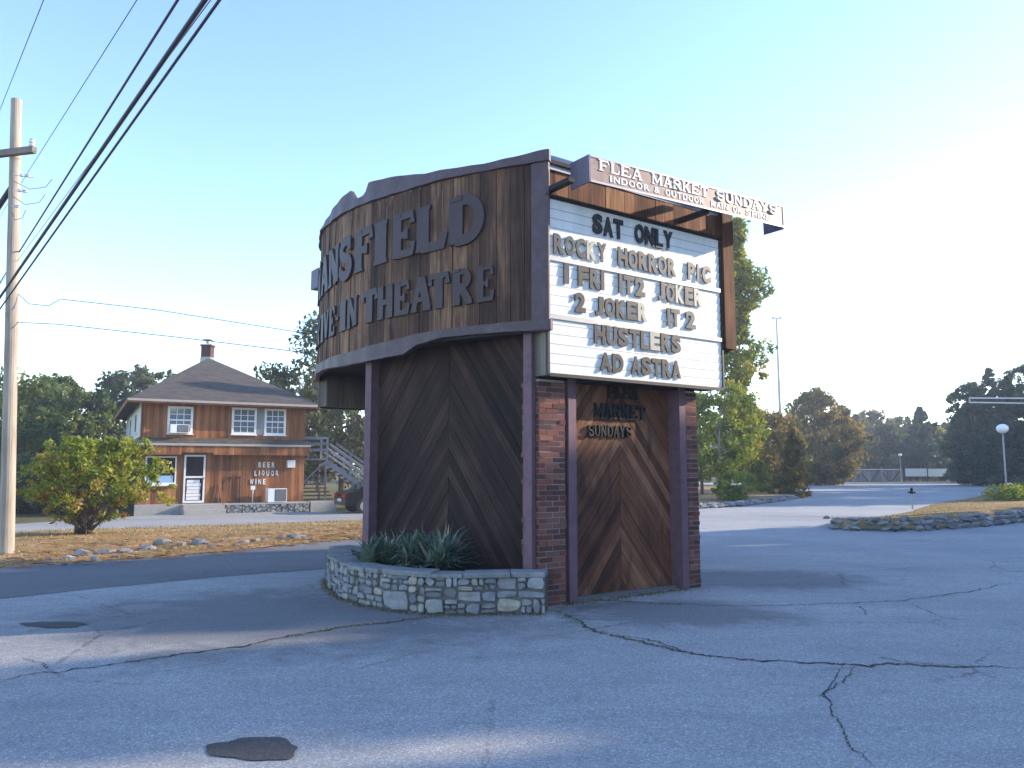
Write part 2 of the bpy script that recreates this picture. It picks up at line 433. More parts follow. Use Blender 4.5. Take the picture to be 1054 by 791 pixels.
def resample(pl, n):
    pl = [Vector((p[0], p[1])) for p in pl]
    d = [0]
    for a, b in zip(pl, pl[1:]): d.append(d[-1]+(b-a).length)
    out = []
    for i in range(n):
        t = d[-1]*i/(n-1)
        k = max(j for j in range(len(d)) if d[j] <= t+1e-9); k = min(k, len(pl)-2)
        f = (t-d[k])/max(1e-9, d[k+1]-d[k]); out.append(pl[k].lerp(pl[k+1], f))
    return out
def ribbon(name, mat, lo, hi, dz, n=60, k=12, jit=0, hump=0, fn=g):
    lo = resample(lo, n); hi = resample(hi, n); m = MB()
    if jit:
        for q in (lo, hi):
            for p in q: p.x += random.uniform(-jit, jit); p.y += random.uniform(-jit, jit)
    for i in range(n):
        for j in range(k+1):
            p = lo[i].lerp(hi[i], j/k); h = (hump*sin(pi*j/k)**.5 if hump < .1 else hump*(1-j/k)*min(1, j/k*9)) if hump and 0 < j < k else 0
            m.v.append((p.x, p.y, fn(p.x, p.y)+dz+h))
    for i in range(n-1):
        for j in range(k):
            q = [i*(k+1)+j, (i+1)*(k+1)+j, (i+1)*(k+1)+j+1, i*(k+1)+j+1]
            m.f.append(q); m.r.append(.5); m.uv += [(m.v[a][0], m.v[a][1]) for a in q]
    return struct(m.build(name, mat, smooth=True))

road_lo = [G(0,617), G(90,607), G(231,593.6), G(339,585.7)]
dx = (road_lo[-1][0]-road_lo[0][0], road_lo[-1][1]-road_lo[0][1])
rl0 = (road_lo[0][0]-9*dx[0], road_lo[0][1]-9*dx[1]*.7)
rl1 = (road_lo[-1][0]+2.0*dx[0], road_lo[-1][1]+2.0*dx[1])
grass_lo = [G(0,584), G(50,580), G(122,576.7), G(216,569.5), G(324,558.7), G(371,555)]
gl0 = (grass_lo[0][0]-36, grass_lo[0][1]-14)
gl1 = (grass_lo[-1][0]+7, grass_lo[-1][1]+4.2)
# lot: everything this side of the road, and far back on the right
lot_hi = [rl0]+road_lo+[rl1, (6, 26), (9, 60), (11, 88), (40, 92), (70, 95)]
lot_lo = [(-60,-25), (-20,-25), (0,-25), (20,-25), (40,-22), (70, -18), (80, 10), (80, 40), (75, 70), (72, 90)]
# simple: one wide sheet, the road and verges lie over it
grid('parking_lot', M['asphalt'], [-60,-40,-30]+[x*.5 for x in range(-50,81)]+[50,60,75], [-28,-15,-8]+[y*.5 for y in range(-8,60)]+[32,36,40,45,50,60,70,80,86], .0,
     lambda x, y: g(x, y) if (x > 3 or y < 16) else g(x, y)-.06)
ribbon('road', M['road'], [rl0]+road_lo+[rl1], [gl0]+grass_lo+[gl1], .004, 120, 10)
grass_hi = [G(14,551,-.1), G(72,546,-.12), G(216,538.8,-.15), G(371,533.4,-.18)]
gh0 = (grass_hi[0][0]-40, grass_hi[0][1]-13); gh1 = (grass_hi[-1][0]+8, grass_hi[-1][1]+5.5)
ribbon('verge', M['drygrass'], [gl0]+grass_lo+[gl1], [gh0]+grass_hi+[gh1], .012, 160, 14, .05, .06)
drive_hi = [(-42,14), (-27,22.5), G(14,540,-.2), G(72,537,-.22), G(143,531,-.25), G(228,527.5,-.25), G(312,527.5,-.25), G(371,527,-.25), (2, 38), (10,42)]
ribbon('driveway', M['drive'], [gh0]+grass_hi+[gh1], drive_hi, .004, 100, 10)

# worn patches and cracks
def blob(name, pts_fn, mat, dz):
    m = MB(); m.face([(x, y, g(x, y)+dz) for x, y in pts_fn]); return struct(m.build(name, mat))
for (u, v, ru, rv) in ((262,772,47,12), (56,643.5,33,3.2)):
    pts = []
    for k in range(40):
        a = 2*pi*k/40; q = 1+.10*sin(3*a+u)+.06*sin(7*a+1)+random.uniform(-.02,.02)
        pts.append(G(u+ru*cos(a)*q, v-rv*sin(a)*q))
    blob('asphalt_patch', pts, M['patch'], .006)
def crack(pts, wd, dz=.006, grow=.0, name='pavement_crack', sub=14):
    P = [Vector(G(*p)) for p in pts]; line = []
    for a, b in zip(P, P[1:]):
        off = 0
        for i in range(sub*2):
            q = a.lerp(b, i/sub/2); n = Vector((-(b-a).y, (b-a).x)).normalized(); off = off*.8+random.gauss(0, wd*.35)
            line.append(q+n*off)
    line.append(P[-1]); m = MB(); prev = None
    for i, q in enumerate(line):
        t = (line[min(i+1, len(line)-1)]-line[max(0, i-1)]).normalized(); n = Vector((-t.y, t.x))
        e = min(1, 8*i/len(line)+.15, 8*(len(line)-1-i)/len(line)+.15)
        ww = wd*.48*e*random.uniform(.3, 1.4)/2
        cur = (q+n*ww, q-n*ww)
        if prev: m.face([(prev[0].x,prev[0].y,dz), (prev[1].x,prev[1].y,dz), (cur[1].x,cur[1].y,dz), (cur[0].x,cur[0].y,dz)])
        prev = cur
    return struct(m.build(name, M['crackfill']))
crack([(0,700),(120,684),(260,664),(340,648),(400,641),(455,634)], .055)
crack([(568,628),(600,646),(650,660),(700,671),(760,678),(860,684),(960,686),(1060,688)], .06)
crack([(640,655),(680,662),(705,672)], .035)
crack([(720,602),(790,603),(850,601)], .03)
crack([(605,618),(660,621),(760,624),(850,622),(930,619),(1010,607),(1040,600)], .035)
crack([(880,686),(870,700),(850,712),(862,740),(870,760),(900,790)], .02)
crack([(22,678),(45,684),(48,690)], .022); crack([(868,684),(850,712),(845,720)], .018)
crack([(886,624),(892,634)], .02); crack([(120,698),(180,690),(240,680)], .012); crack([(330,700),(430,672),(520,655)], .010)
crack([(730,575),(800,573),(880,570)], .02); crack([(760,582),(830,590),(900,588),(960,583)], .015)
crack([(900,560),(960,556),(1054,558)], .03); crack([(980,578),(1030,590),(1054,588)], .02)
crack([(40,655),(200,640),(330,622)], .012)

# ------------------------------------------------------------------ stroke lettering (slab serif)
def arcp(cx, cy, rx, ry, a0, a1, n=12):
    return [(cx+rx*cos(R_(a0+(a1-a0)*i/n)), cy+ry*sin(R_(a0+(a1-a0)*i/n))) for i in range(n+1)]
SLAB = {   # strokes in a 0..1 box: (polyline, width); serifs are short bars
 'A': ([([(.16,.05),(.47,.97)],.13),([(.84,.05),(.53,.97)],.19),([(.28,.34),(.74,.34)],.09)], [(.0,.34,0),(.62,1,0),(.36,.64,1)]),
 'D': ([([(.2,.05),(.2,.95)],.22),([(.2,.93),(.45,.93)]+arcp(.45,.5,.42,.43,90,-90)+[(.2,.07)],.14)], [(.0,.4,0),(.0,.4,1)]),
 'E': ([([(.2,.05),(.2,.95)],.22),([(.2,.93),(.86,.93),(.88,.72)],.13),([(.2,.5),(.62,.5)],.11),([(.2,.07),(.88,.07),(.92,.3)],.13),([(.62,.38),(.62,.62)],.09)], [(.0,.4,0),(.0,.4,1)]),
 'F': ([([(.22,.05),(.22,.95)],.22),([(.2,.93),(.88,.93),(.92,.70)],.13),([(.2,.5),(.64,.5)],.11),([(.64,.38),(.64,.62)],.09)], [(.0,.48,0),(.0,.4,1)]),
 'H': ([([(.2,.05),(.2,.95)],.2),([(.8,.05),(.8,.95)],.2),([(.2,.5),(.8,.5)],.11)], [(.0,.4,0),(.6,1,0),(.0,.4,1),(.6,1,1)]),
 'I': ([([(.5,.05),(.5,.95)],.46)], [(.0,1,0),(.0,1,1)]),
 'K': ([([(.2,.05),(.2,.95)],.2),([(.25,.42),(.80,.95)],.12),([(.42,.58),(.82,.05)],.18)], [(.0,.4,0),(.6,1,0),(.0,.4,1),(.62,.96,1)]),
 'L': ([([(.24,.05),(.24,.95)],.22),([(.2,.07),(.88,.07),(.92,.34)],.13)], [(.0,.5,0),(.0,.5,1)]),
 'M': ([([(.14,.05),(.14,.95)],.11),([(.16,.93),(.5,.2)],.16),([(.84,.93),(.5,.2)],.11),([(.84,.05),(.84,.95)],.18)], [(.0,.3,0),(.68,1,0),(.0,.28,1),(.72,1,1)]),
 'N': ([([(.18,.05),(.18,.95)],.12),([(.18,.93),(.82,.07)],.19),([(.82,.05),(.82,.95)],.12)], [(.0,.36,0),(.0,.34,1),(.64,1,1)]),
 'R': ([([(.2,.05),(.2,.95)],.21),([(.2,.93),(.5,.93)]+arcp(.5,.72,.3,.21,90,-90)+[(.2,.51)],.13),([(.45,.5),(.84,.05)],.18)], [(.0,.4,0),(.7,1,0),(.0,.4,1)]),
 'S': ([(arcp(.5,.73,.33,.21,20,240,12)+arcp(.5,.27,.34,.22,75,-165,14),.17),([(.84,.66),(.84,.93)],.08),([(.15,.07),(.15,.34)],.08)], []),
 'T': ([([(.5,.05),(.5,.95)],.22),([(.06,.68),(.09,.93),(.91,.93),(.94,.68)],.13)], [(.28,.72,0)]),
 'U': ([([(.2,.95),(.2,.35)]+arcp(.5,.35,.3,.28,180,360)+[(.8,.95)],.16)], [(.0,.4,1),(.62,1,1)]),
 'V': ([([(.16,.95),(.5,.05)],.19),([(.84,.95),(.5,.05)],.12)], [(.0,.36,1),(.66,1,1)]),
 'Y': ([([(.14,.95),(.5,.48)],.18),([(.86,.95),(.5,.48)],.12),([(.5,.05),(.5,.5)],.2)], [(.28,.72,0),(.0,.34,1),(.66,1,1)]),
 '-': ([([(.1,.5),(.9,.5)],.16)], []),
}
def slab_letter(ch, fn, x0, x1, z0, z1, d0, d1, mat, parent, name='letter', fat=1.0):
    """fn(x,z,d)->point ; each stroke a prism a hair prouder than the one before"""
    m = MB(); W = x1-x0; H = z1-z0
    strokes, serifs = SLAB[ch]; k = [0]
    def lay(quad):
        k[0] += 1
        m.prism(quad, fn, d0, d1+.0006*k[0], .5)
    for pl, wd in strokes:
        P = [Vector((x0+W*a, z0+H*b)) for a, b in pl]
        w_ = wd*fat*min(abs(W)*1.1, H)*.95
        n = len(P); nr = []
        for i in range(n):
            t = (P[min(i+1,n-1)]-P[max(i-1,0)]).normalized(); nr.append(Vector((-t.y, t.x)))
        for i in range(n-1):
            lay([tuple(P[i]-nr[i]*w_/2), tuple(P[i+1]-nr[i+1]*w_/2), tuple(P[i+1]+nr[i+1]*w_/2), tuple(P[i]+nr[i]*w_/2)])
    sh = .085*H
    for a, b, top in serifs:
        z = z1-sh if top else z0
        q = [(x0+W*a, z), (x0+W*b, z), (x0+W*(b-.03), z+sh), (x0+W*(a+.03), z+sh)]
        if top: q = [(x0+W*(a+.03), z), (x0+W*(b-.03), z), (x0+W*b, z+sh), (x0+W*a, z+sh)]
        lay(q)
    return m.build(name, mat, parent)

_glyph = {}
def glyph(ch, off=.02):
    """sans glyph outline mesh from the built-in font, normalised to the unit box"""
    key = (ch, off)
    if key in _glyph: return _glyph[key]
    cu = bpy.data.curves.new('g', 'FONT'); cu.body = ch; cu.extrude = .5; cu.offset = off; cu.resolution_u = 5
    ob = bpy.data.objects.new('g', cu); col.objects.link(ob)
    dg = bpy.context.evaluated_depsgraph_get(); me = ob.evaluated_get(dg).to_mesh()
    V = np.array([v.co[:] for v in me.vertices]); Fc = [list(p.vertices) for p in me.polygons]
    ob.evaluated_get(dg).to_mesh_clear(); bpy.data.objects.remove(ob); bpy.data.curves.remove(cu)
    mn = V.min(0); mx = V.max(0); V = (V-mn)/(mx-mn); _glyph[key] = (V, Fc); return _glyph[key]
def sans_letter(ch, fn, x0, x1, z0, z1, d0, d1, mat, parent, off=.02, name='letter', rot=0):
    V, Fc = glyph(ch, off); m = MB()
    for a, b, c in V:
        x = x0+(x1-x0)*a; z = z0+(z1-z0)*b
        if rot:
            cx, cz = (x0+x1)/2, (z0+z1)/2; x, z = cx+(x-cx)*cos(rot)-(z-cz)*sin(rot), cz+(x-cx)*sin(rot)+(z-cz)*cos(rot)
        m.v.append(tuple(fn(x, z, d0+(d1-d0)*c)))
    for f in Fc: m.f.append(f); m.r.append(.5); m.uv += [(0,0)]*len(f)
    return m.build(name, mat, parent)
WT = {'I':.32, '1':.4, 'M':1.2, 'W':1.3, 'L':.85, 'J':.8, ' ':.5, '&':1.0, "-":.6, ',':.3}
def word(txt, fn, x0, x1, z0, z1, d0, d1, mat, parent, kind='sans', off=.02, gap=.16, jit=0, name='letter', fat=1.0):
    ws = [WT.get(c, 1.0) for c in txt]; tot = sum(ws)+gap*(len(txt)-1); k = (x1-x0)/tot; x = x0; out = []
    for i, (c, w_) in enumerate(zip(txt, ws)):
        if c != ' ':
            mt = mat[i] if isinstance(mat, list) else mat
            dz = random.uniform(-jit, jit); e = .0
            if kind == 'sans': out.append(sans_letter(c, fn, x, x+w_*k, z0+dz, z1+dz, d0, d1, mt, parent, off, name, random.uniform(-jit, jit)*2.5))
            else: out.append(slab_letter(c, fn, x, x+w_*k, z0, z1, d0, d1, mt, parent, name, fat))
        x += (w_+gap)*k
    return out

# ------------------------------------------------------------------ stones
def clip(poly, n, c):                      # keep dot(p,n) <= c
    out = []
    for i in range(len(poly)):
        a, b = poly[i], poly[(i+1) % len(poly)]
        da, db = a[0]*n[0]+a[1]*n[1]-c, b[0]*n[0]+b[1]*n[1]-c
        if da <= 0: out.append(a)
        if (da < 0 < db) or (db < 0 < da):
            f = da/(da-db); out.append((a[0]+(b[0]-a[0])*f, a[1]+(b[1]-a[1])*f))
    return out
def cells(x0, x1, z0, z1, cw, ch, gap, jit=.42):
    pts = []; nr = max(1, round((z1-z0)/ch)); hh = (z1-z0)/nr
    for j in range(nr):
        x = x0-random.random()*cw
        while x < x1+cw:
            w_ = cw*random.choice((.45,.6,.8,1,1.4,2.1)); 
            pts.append((x+w_/2, z0+hh*(j+.5)+random.uniform(-jit,jit)*hh, w_)); x += w_
    out = []
    for i, p in enumerate(pts):
        poly = [(x0,z0),(x1,z0),(x1,z1),(x0,z1)]
        for j, q in enumerate(pts):
            if i == j: continue
            dx_, dz_ = q[0]-p[0], q[1]-p[1]
            if abs(dx_) > cw*3.4: continue
            l = math.hypot(dx_, dz_)
            if l < 1e-4: continue
            n = (dx_/l, dz_/l); f = p[2]/(p[2]+q[2])
            f = .5+(f-.5)*.6
            c = (p[0]+dx_*f)*n[0]+(p[1]+dz_*f)*n[1]-gap/2
            poly = clip(poly, n, c)
            if len(poly) < 3: break
        if len(poly) >= 3:
            A = abs(sum(poly[k][0]*poly[(k+1)%len(poly)][1]-poly[(k+1)%len(poly)][0]*poly[k][1] for k in range(len(poly))))/2
            if A > .0012: out.append(poly)
    return out
def blocks(x0, x1, z0, z1, wmax, hmax, gap):
    out = []; rr = random.Random(77)
    def split(a, b, c, d_):
        w_, h_ = b-a, d_-c
        wl, hl = wmax*rr.choice((.35,.6,.9,1.3)), hmax*rr.choice((.4,.6,.9,1.5))
        if w_ > wl and (w_/wl > h_/hl or h_ < hl) and w_ > .12: m_ = a+w_*rr.uniform(.32,.68); split(a, m_, c, d_); split(m_, b, c, d_)
        elif h_ > hl and h_ > .09: m_ = c+h_*rr.uniform(.35,.65); split(a, b, c, m_); split(a, b, m_, d_)
        else:
            g2 = gap/2; j = lambda k: rr.uniform(0, k); q = min(w_, h_)*.26
            out.append([(a+g2+j(q),c+g2+j(q)),(a+w_*.5,c+g2+j(q*.3)),(b-g2-j(q),c+g2+j(q)),(b-g2-j(q*.3),c+h_*.5),(b-g2-j(q),d_-g2-j(q)),(a+w_*.5,d_-g2-j(q*.3)),(a+g2+j(q),d_-g2-j(q)),(a+g2+j(q*.3),c+h_*.5)])
    x = x0
    while x < x1-.01:
        w_ = min(rr.uniform(.35,.6), x1-x)
        if x1-x-w_ < .15: w_ = x1-x
        split(x, x+w_, z0, z1); x += w_
    return out
def rough_poly(poly, amt):
    out = []
    for i in range(len(poly)):
        a, b = poly[i], poly[(i+1) % len(poly)]
        out.append(a); l = math.hypot(b[0]-a[0], b[1]-a[1])
        if l > .06:
            out.append(((a[0]+b[0])/2+random.uniform(-amt,amt), (a[1]+b[1])/2+random.uniform(-amt,amt)))
    return out

_ico = None
def rock_bm(sx, sy, sz, seed, sub=2):
    bm = bmesh.new(); bmesh.ops.create_icosphere(bm, subdivisions=sub, radius=1)
    rr = random.Random(seed)
    planes = [Vector((rr.gauss(0,1), rr.gauss(0,1), rr.gauss(0,1))).normalized() for _ in range(12)]
    cs = [rr.uniform(.45,.82) for _ in planes]
    for v in bm.verts:
        p = v.co.copy()
        for n, c in zip(planes, cs):
            d = p.dot(n)
            if d > c: p -= n*(d-c)*.9
        p += Vector((rr.gauss(0,.025), rr.gauss(0,.025), rr.gauss(0,.025)))
        v.co = Vector((p.x*sx, p.y*sy, p.z*sz))
    return bm
def rock_into(m, c, sx, sy, sz, seed, rz=0, r=None, tilt=0):
    bm = rock_bm(sx, sy, sz, seed); base = len(m.v); rot = Matrix.Rotation(rz, 3, 'Z') @ Matrix.Rotation(tilt, 3, 'Y')
    rv = random.random() if r is None else r
    for v in bm.verts: m.v.append(tuple(Vector(c)+rot @ v.co))
    for f in bm.faces:
        ids = [base+v.index for v in f.verts]; m.f.append(ids); m.r.append(rv); m.uv += [(0,0)]*len(ids)
    bm.free()

# ------------------------------------------------------------------ MARQUEE
K = (.644, 9.42)
A55 = R_(55); d = (sin(A55), cos(A55)); n_ = (cos(A55), -sin(A55))      # along the letter-board side, outward
D3 = Vector((d[0], d[1], 0)); N3 = Vector((n_[0], n_[1], 0)); Z3 = Vector((0,0,1)); K3 = Vector((K[0], K[1], 0))
mq = thing('drive_in_marquee', 'curved brown wooden drive-in theatre marquee on brick pillars with a changeable letter board', 'marquee', loc=(K[0], K[1], 0))
bpy.context.view_layer.update()
class Rel:                                    # parts are built in world coordinates and re-based on the thing
    pass
def sub(m, name, mat, parent, root=mq, **k):
    o = m.build(name, mat, parent, **k)
    if parent is root: o.location = -root.location if not root.rotation_euler[2] else o.location
    return o
def side(s, z, o=0):                          # point on the board side
    return Vector((K[0]+d[0]*s+n_[0]*o, K[1]+d[1]*s+n_[1]*o, z))

# upper sign footprint: arc facing the road
b_off = .2
A0 = side(-.42, 0, b_off); RA = 6.5; ANG0 = 247.3
oc = Vector((A0.x-cos(R_(ANG0))*RA, A0.y-sin(R_(ANG0))*RA, 0)); ARC = R_(58)*RA
def arc(s, z, o=0):
    a = R_(ANG0)-s/RA
    return Vector((oc.x+cos(a)*(RA+o), oc.y+sin(a)*(RA+o), z))
def arc_hit(u, v, o=0):
    best = None
    for i in range(0, 720):
        s = ARC*i/720; p = arc(s, 0, o)
        r = ray(u, v); du = p.x/p.y-r[0]/r[1]
        if best is not None and (du < 0) != (best < 0): break
        best = du
    p = arc(s, 0, o); r = ray(u, v); return s, EYE+r[2]/r[1]*p.y
def prof(pts, o=0):
    q = [arc_hit(u, v, o) for u, v in pts]; q.sort(); return q
def interp(q, s, end=None):
    if s <= q[0][0]: return q[0][1]
    for (a, za), (b, zb) in zip(q, q[1:]):
        if a <= s <= b: return za+(zb-za)*(s-a)/max(1e-9, b-a)
    return q[-1][1] if end is None else end
ptop = prof([(541.5,169.6),(471,182),(431,192.6),(395,204),(366,214),(343,228.7),(331,243)])
pbot = prof([(544.8,332),(471,338.8),(431,345.4),(398.6,353.6),(366,362.8),(333,374)])
ftop = prof([(559.6,154.8),(530,162.3),(497,169),(438,179.4),(412,181),(380.5,188.6),(377.5,197),(374,201.5),(367,205.7),(361,196.5),(358,199.5),(349,209),(336,227),(330.5,240)], .03)
fbot = prof([(545,341),(497,343.7),(457.7,347.7),(431,355),(415,365),(382,371.7),(349,378),(335,380)], .03)
ZT = 5.29; ZB = 3.29

m = MB(); s = 0.14; k = 0                        # plank cladding of the curved front
while s < ARC-.01:
    wd = random.choice((.15,.19,.19,.24)); s1 = min(ARC, s+wd)
    o = random.uniform(-.010, .006); z0 = interp(pbot, (s+s1)/2)-.03; z1 = interp(ptop, (s+s1)/2)+.03; rr = random.random()
    n = 3
    for i in range(n):
        a, b = s+.004+(s1-s-.008)*i/n, s+.004+(s1-s-.008)*(i+1)/n
        m.face([arc(a,z0,o), arc(b,z0,o), arc(b,z1,o), arc(a,z1,o)][::-1], [(a,z0),(b,z0),(b,z1),(a,z1)][::-1], rr)
    for a in (s+.002, s1-.002): m.face([arc(a,z0,o), arc(a,z1,o), arc(a,z1,o-.03), arc(a,z0,o-.03)], [(0,z0),(0,z1),(.03,z1),(.03,z0)], rr)
    s = s1; k += 1
front = sub(m, 'curved_front', M['fascia_wood'], mq)
m = MB()
for i in range(60):                           # backing
    a, b = ARC*i/60, ARC*(i+1)/60
    m.face([arc(a,3.2,-.02), arc(a,5.3,-.02), arc(b,5.3,-.02), arc(b,3.2,-.02)])
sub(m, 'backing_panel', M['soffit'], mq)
# corner strip, near and far
def arcstrip(m, s0, s1, lo, hi, o0, o1, n=40, r=.5, wob=0):
    rs = [s0+(s1-s0)*i/n for i in range(n+1)]
    fo = lambda s: (o1+wob*sin(s*5)*.5+wob*sin(s*13+1)*.35)
    for a, b in zip(rs, rs[1:]):
        la, lb, ha, hb = lo(a), lo(b), hi(a), hi(b); oa, ob = fo(a), fo(b)
        m.face([arc(a,la,oa), arc(a,ha,oa), arc(b,hb,ob), arc(b,lb,ob)], r=r)
        m.face([arc(a,la,o0), arc(a,la,oa), arc(b,lb,ob), arc(b,lb,o0)], r=r)
        m.face([arc(a,ha,oa), arc(a,ha,o0), arc(b,hb,o0), arc(b,hb,ob)], r=r)
    for a in (rs[0], rs[-1]): m.face([arc(a,lo(a),o0), arc(a,hi(a),o0), arc(a,hi(a),fo(a)), arc(a,lo(a),fo(a))], r=r)
for s0, s1 in ((-.03,.19), (ARC-.19, ARC+.03)):
    m = MB(); arcstrip(m, s0, s1, lambda s: 3.2, lambda s: 5.33, -.03, .022, 3)
    m.box(A0 if s0 < 1 else arc(ARC,0), D3, N3, Z3, 0, 0.001, 0, 0.001, 3.2, 3.201)
    sub(m, 'corner_board', M['trim'], mq)
m = MB(); arcstrip(m, -.05, ARC+.05, lambda s: interp(ptop, s)-.01, lambda s: interp(ftop, s), -.02, .045, 130, wob=.02)
sub(m, 'upper_flashing', M['trim'], mq)
m = MB(); arcstrip(m, -.06, ARC+.05, lambda s: interp(fbot, s), lambda s: interp(pbot, s)+.012, -.03, .05, 120, wob=.02)
sub(m, 'lower_flashing', M['trim'], mq)
# letters on the curve
def afn(s, z, dd): return arc(s, z, dd)
def row(letters, zt, zb):
    for ch, u0, u1 in letters:
        s0, s1 = arc_hit(u0, 300)[0], arc_hit(u1, 300)[0]
        # s grows to the left in the picture: mirror x
        lo, hi = min(s0,s1), max(s0,s1)
        fn = lambda x, z, dd, lo=lo, hi=hi: arc(lo+hi-x, z, dd)
        o = slab_letter(ch, fn, lo+.005, hi-.005, zb, zt, .0, .035, M['letter'], mq, fat=1.75); o.location = -mq.location
        o2 = None
_, z1t = arc_hit(481, 202.5); _, z1b = arc_hit(481, 250.5)
_, z2t = arc_hit(500, 274); _, z2b = arc_hit(500, 311.5)
row([('D',500.5,463),('L',461,429),('E',428.5,405),('I',400,386),('F',385,366.5),('S',364.5,351),('N',350.5,340),('A',339.5,332.5)], z1t, z1b)
row([('E',510,492),('R',489,467),('T',464,443),('A',446,424.5),('E',424,408),('H',407,391),('T',391,375),('N',370.5,360),('I',359,352.5),('-',351.5,348),('E',347.5,342),('V',341.5,336.5),('I',336,333.5)], z2t, z2b)
sA = arc_hit(332.5, 300)[0]; sI = arc_hit(333.5, 300)[0]
for ch, s0, w_, zt, zb in (('M', sA+.06, .72, z1t, z1b), ('R', sI+.06, .42, z2t, z2b), ('D', sI+.54, .42, z2t, z2b)):
    fn = lambda x, z, dd, s0=s0, w_=w_: arc(2*s0+w_-x, z, dd)
    o = slab_letter(ch, fn, s0, s0+w_, zb, zt, 0, .035, M['letter'], mq); o.location = -mq.location

# side walls of the upper box (planked), near side and its mirror on the far side
LEN = 3.40
FB = arc(ARC, 0); Q3 = Vector((-n_[0], -n_[1], 0))        # far side faces away
def plank_wall(m, o, ex, ey, x0, x1, z0, z1, wmin=.12, wmax=.2, th=.03):
    x = x0
    while x < x1-.01:
        w_ = min(random.uniform(wmin, wmax), x1-x); m.box(o, ex, ey, Z3, x+.002, x+w_-.002, -th, random.uniform(-.003,.003), z0, z1); x += w_
m = MB(); plank_wall(m, A0-N3*.05, D3, N3, .02, LEN, 4.86, 5.29)
plank_wall(m, A0-N3*.05, D3, N3, 3.15, LEN, 3.25, 4.86)
sub(m, 'side_wall', M['side_wood'], mq)
m = MB(); plank_wall(m, FB+N3*0-Q3*.2, D3, Q3, .02, LEN, 3.25, 5.29); sub(m, 'side_wall', M['side_wood'], mq)
m = MB(); plank_wall(m, A0+D3*LEN, Vector((-n_[0],-n_[1],0)), D3, .1, (FB-A0).length-.1, 3.25, 5.29); sub(m, 'rear_wall', M['side_wood'], mq)
# right-hand trim beside the board and header shelf
m = MB(); m.box(A0, D3, N3, Z3, 3.14, 3.36, -.22, .035, 3.27, 5.25); sub(m, 'board_side_trim', M['side_wood'], mq)
m = MB(); m.box(A0, D3, N3, Z3, 0.0, 3.4, -.04, .012, 5.262, 5.31)
m.box(A0, D3, N3, Z3, -.02, 3.14, -.14, .03, 4.842, 4.868); sub(m, 'board_header', M['soffit'], mq)
m = MB(); cyl = [A0+D3*(0.02+i*.83)-N3*.12+Z3*5.345 for i in range(5)]; m.tube(cyl, .075, 12); m.box(A0, D3, N3, Z3, .0, LEN, -.24, -.05, 5.312, 5.345)
sub(m, 'roof_edge', M['metal_roof'], mq, smooth=True)
# roof and soffit
ring = [arc(ARC*i/40, 0, -.04) for i in range(41)]
def plate(z, th, extra, mat, name):
    m = MB(); P = ring+[FB+D3*LEN-Q3*.05, A0+D3*LEN-N3*.05]
    m.face([Vector((p.x,p.y,z)) for p in P]); m.face([Vector((p.x,p.y,z+th)) for p in reversed(P)])
    for a, b in zip(P, P[1:]+P[:1]): m.face([(a.x,a.y,z),(b.x,b.y,z),(b.x,b.y,z+th),(a.x,a.y,z+th)])
    return sub(m, name, mat, mq)
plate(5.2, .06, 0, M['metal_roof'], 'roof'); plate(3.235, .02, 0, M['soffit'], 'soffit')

# the letter board (panels, dividers, frame) near side; board box hangs below the soffit
BL = 3.11; BZ0, BZ1 = 2.69, 4.84
def letter_board(o, ex, ey, texts):
    m = MB(); m.box(o, ex, ey, Z3, 0, BL, -.38, -.02, BZ0, BZ1, .5); back = sub(m, 'board_case', M['grey_wood'], mq)
    m = MB(); H = (BZ1-BZ0-.04)/18
    for i in range(18):                       # shiplap panels
        z = BZ0+.02+H*i
        for xa, xb in ((.03, 1.56), (1.563, BL-.03)):
            P = lambda x, y, zz: o+ex*x+ey*y+Z3*zz
            y0, y1 = -.012, -.004
            m.face([P(xa,y0,z+.004), P(xb,y0,z+.004), P(xb,y1,z+H), P(xa,y1,z+H)], r=random.random())
            m.face([P(xa,-.019,z+.004), P(xb,-.019,z+.004), P(xb,y0,z+.004), P(xa,y0,z+.004)], r=0)
    panel = sub(m, 'board_panel', M['board'], mq)
    m = MB()
    for i in range(1, 18):
        z = BZ0+.02+H*i
        m.box(o, ex, ey, Z3, .03, BL-.03, -.015, -.0015, z-.0035, z+.0035, .5)
    sub(m, 'letter_track', M['steel'], mq)
    for z in (WALL(563, 325, (o.x, o.y), (ex.x, ex.y))[1], WALL(563, 265, (o.x, o.y), (ex.x, ex.y))[1]) if texts else (3.4, 4.1):
        m = MB(); m.box(o, ex, ey, Z3, .03, BL-.03, -.01, .014, z-.028, z+.028, .5); sub(m, 'divider_bar', M['steel'], mq)
    m = MB()
    for x0, x1, z0, z1 in ((-.003,.03,BZ0,BZ1), (BL-.03,BL+.003,BZ0,BZ1), (.03,BL-.03,BZ0-.02,BZ0+.02), (.03,BL-.03,BZ1-.02,BZ1)):
        m.box(o, ex, ey, Z3, x0, x1, -.03, .012, z0, z1, .5)
    sub(m, 'board_frame', M['steel'] if 0 else M['black'], mq)
BO = side(-.42, 0, b_off)
letter_board(BO, D3, N3, True)
letter_board(FB, D3, Q3, False)
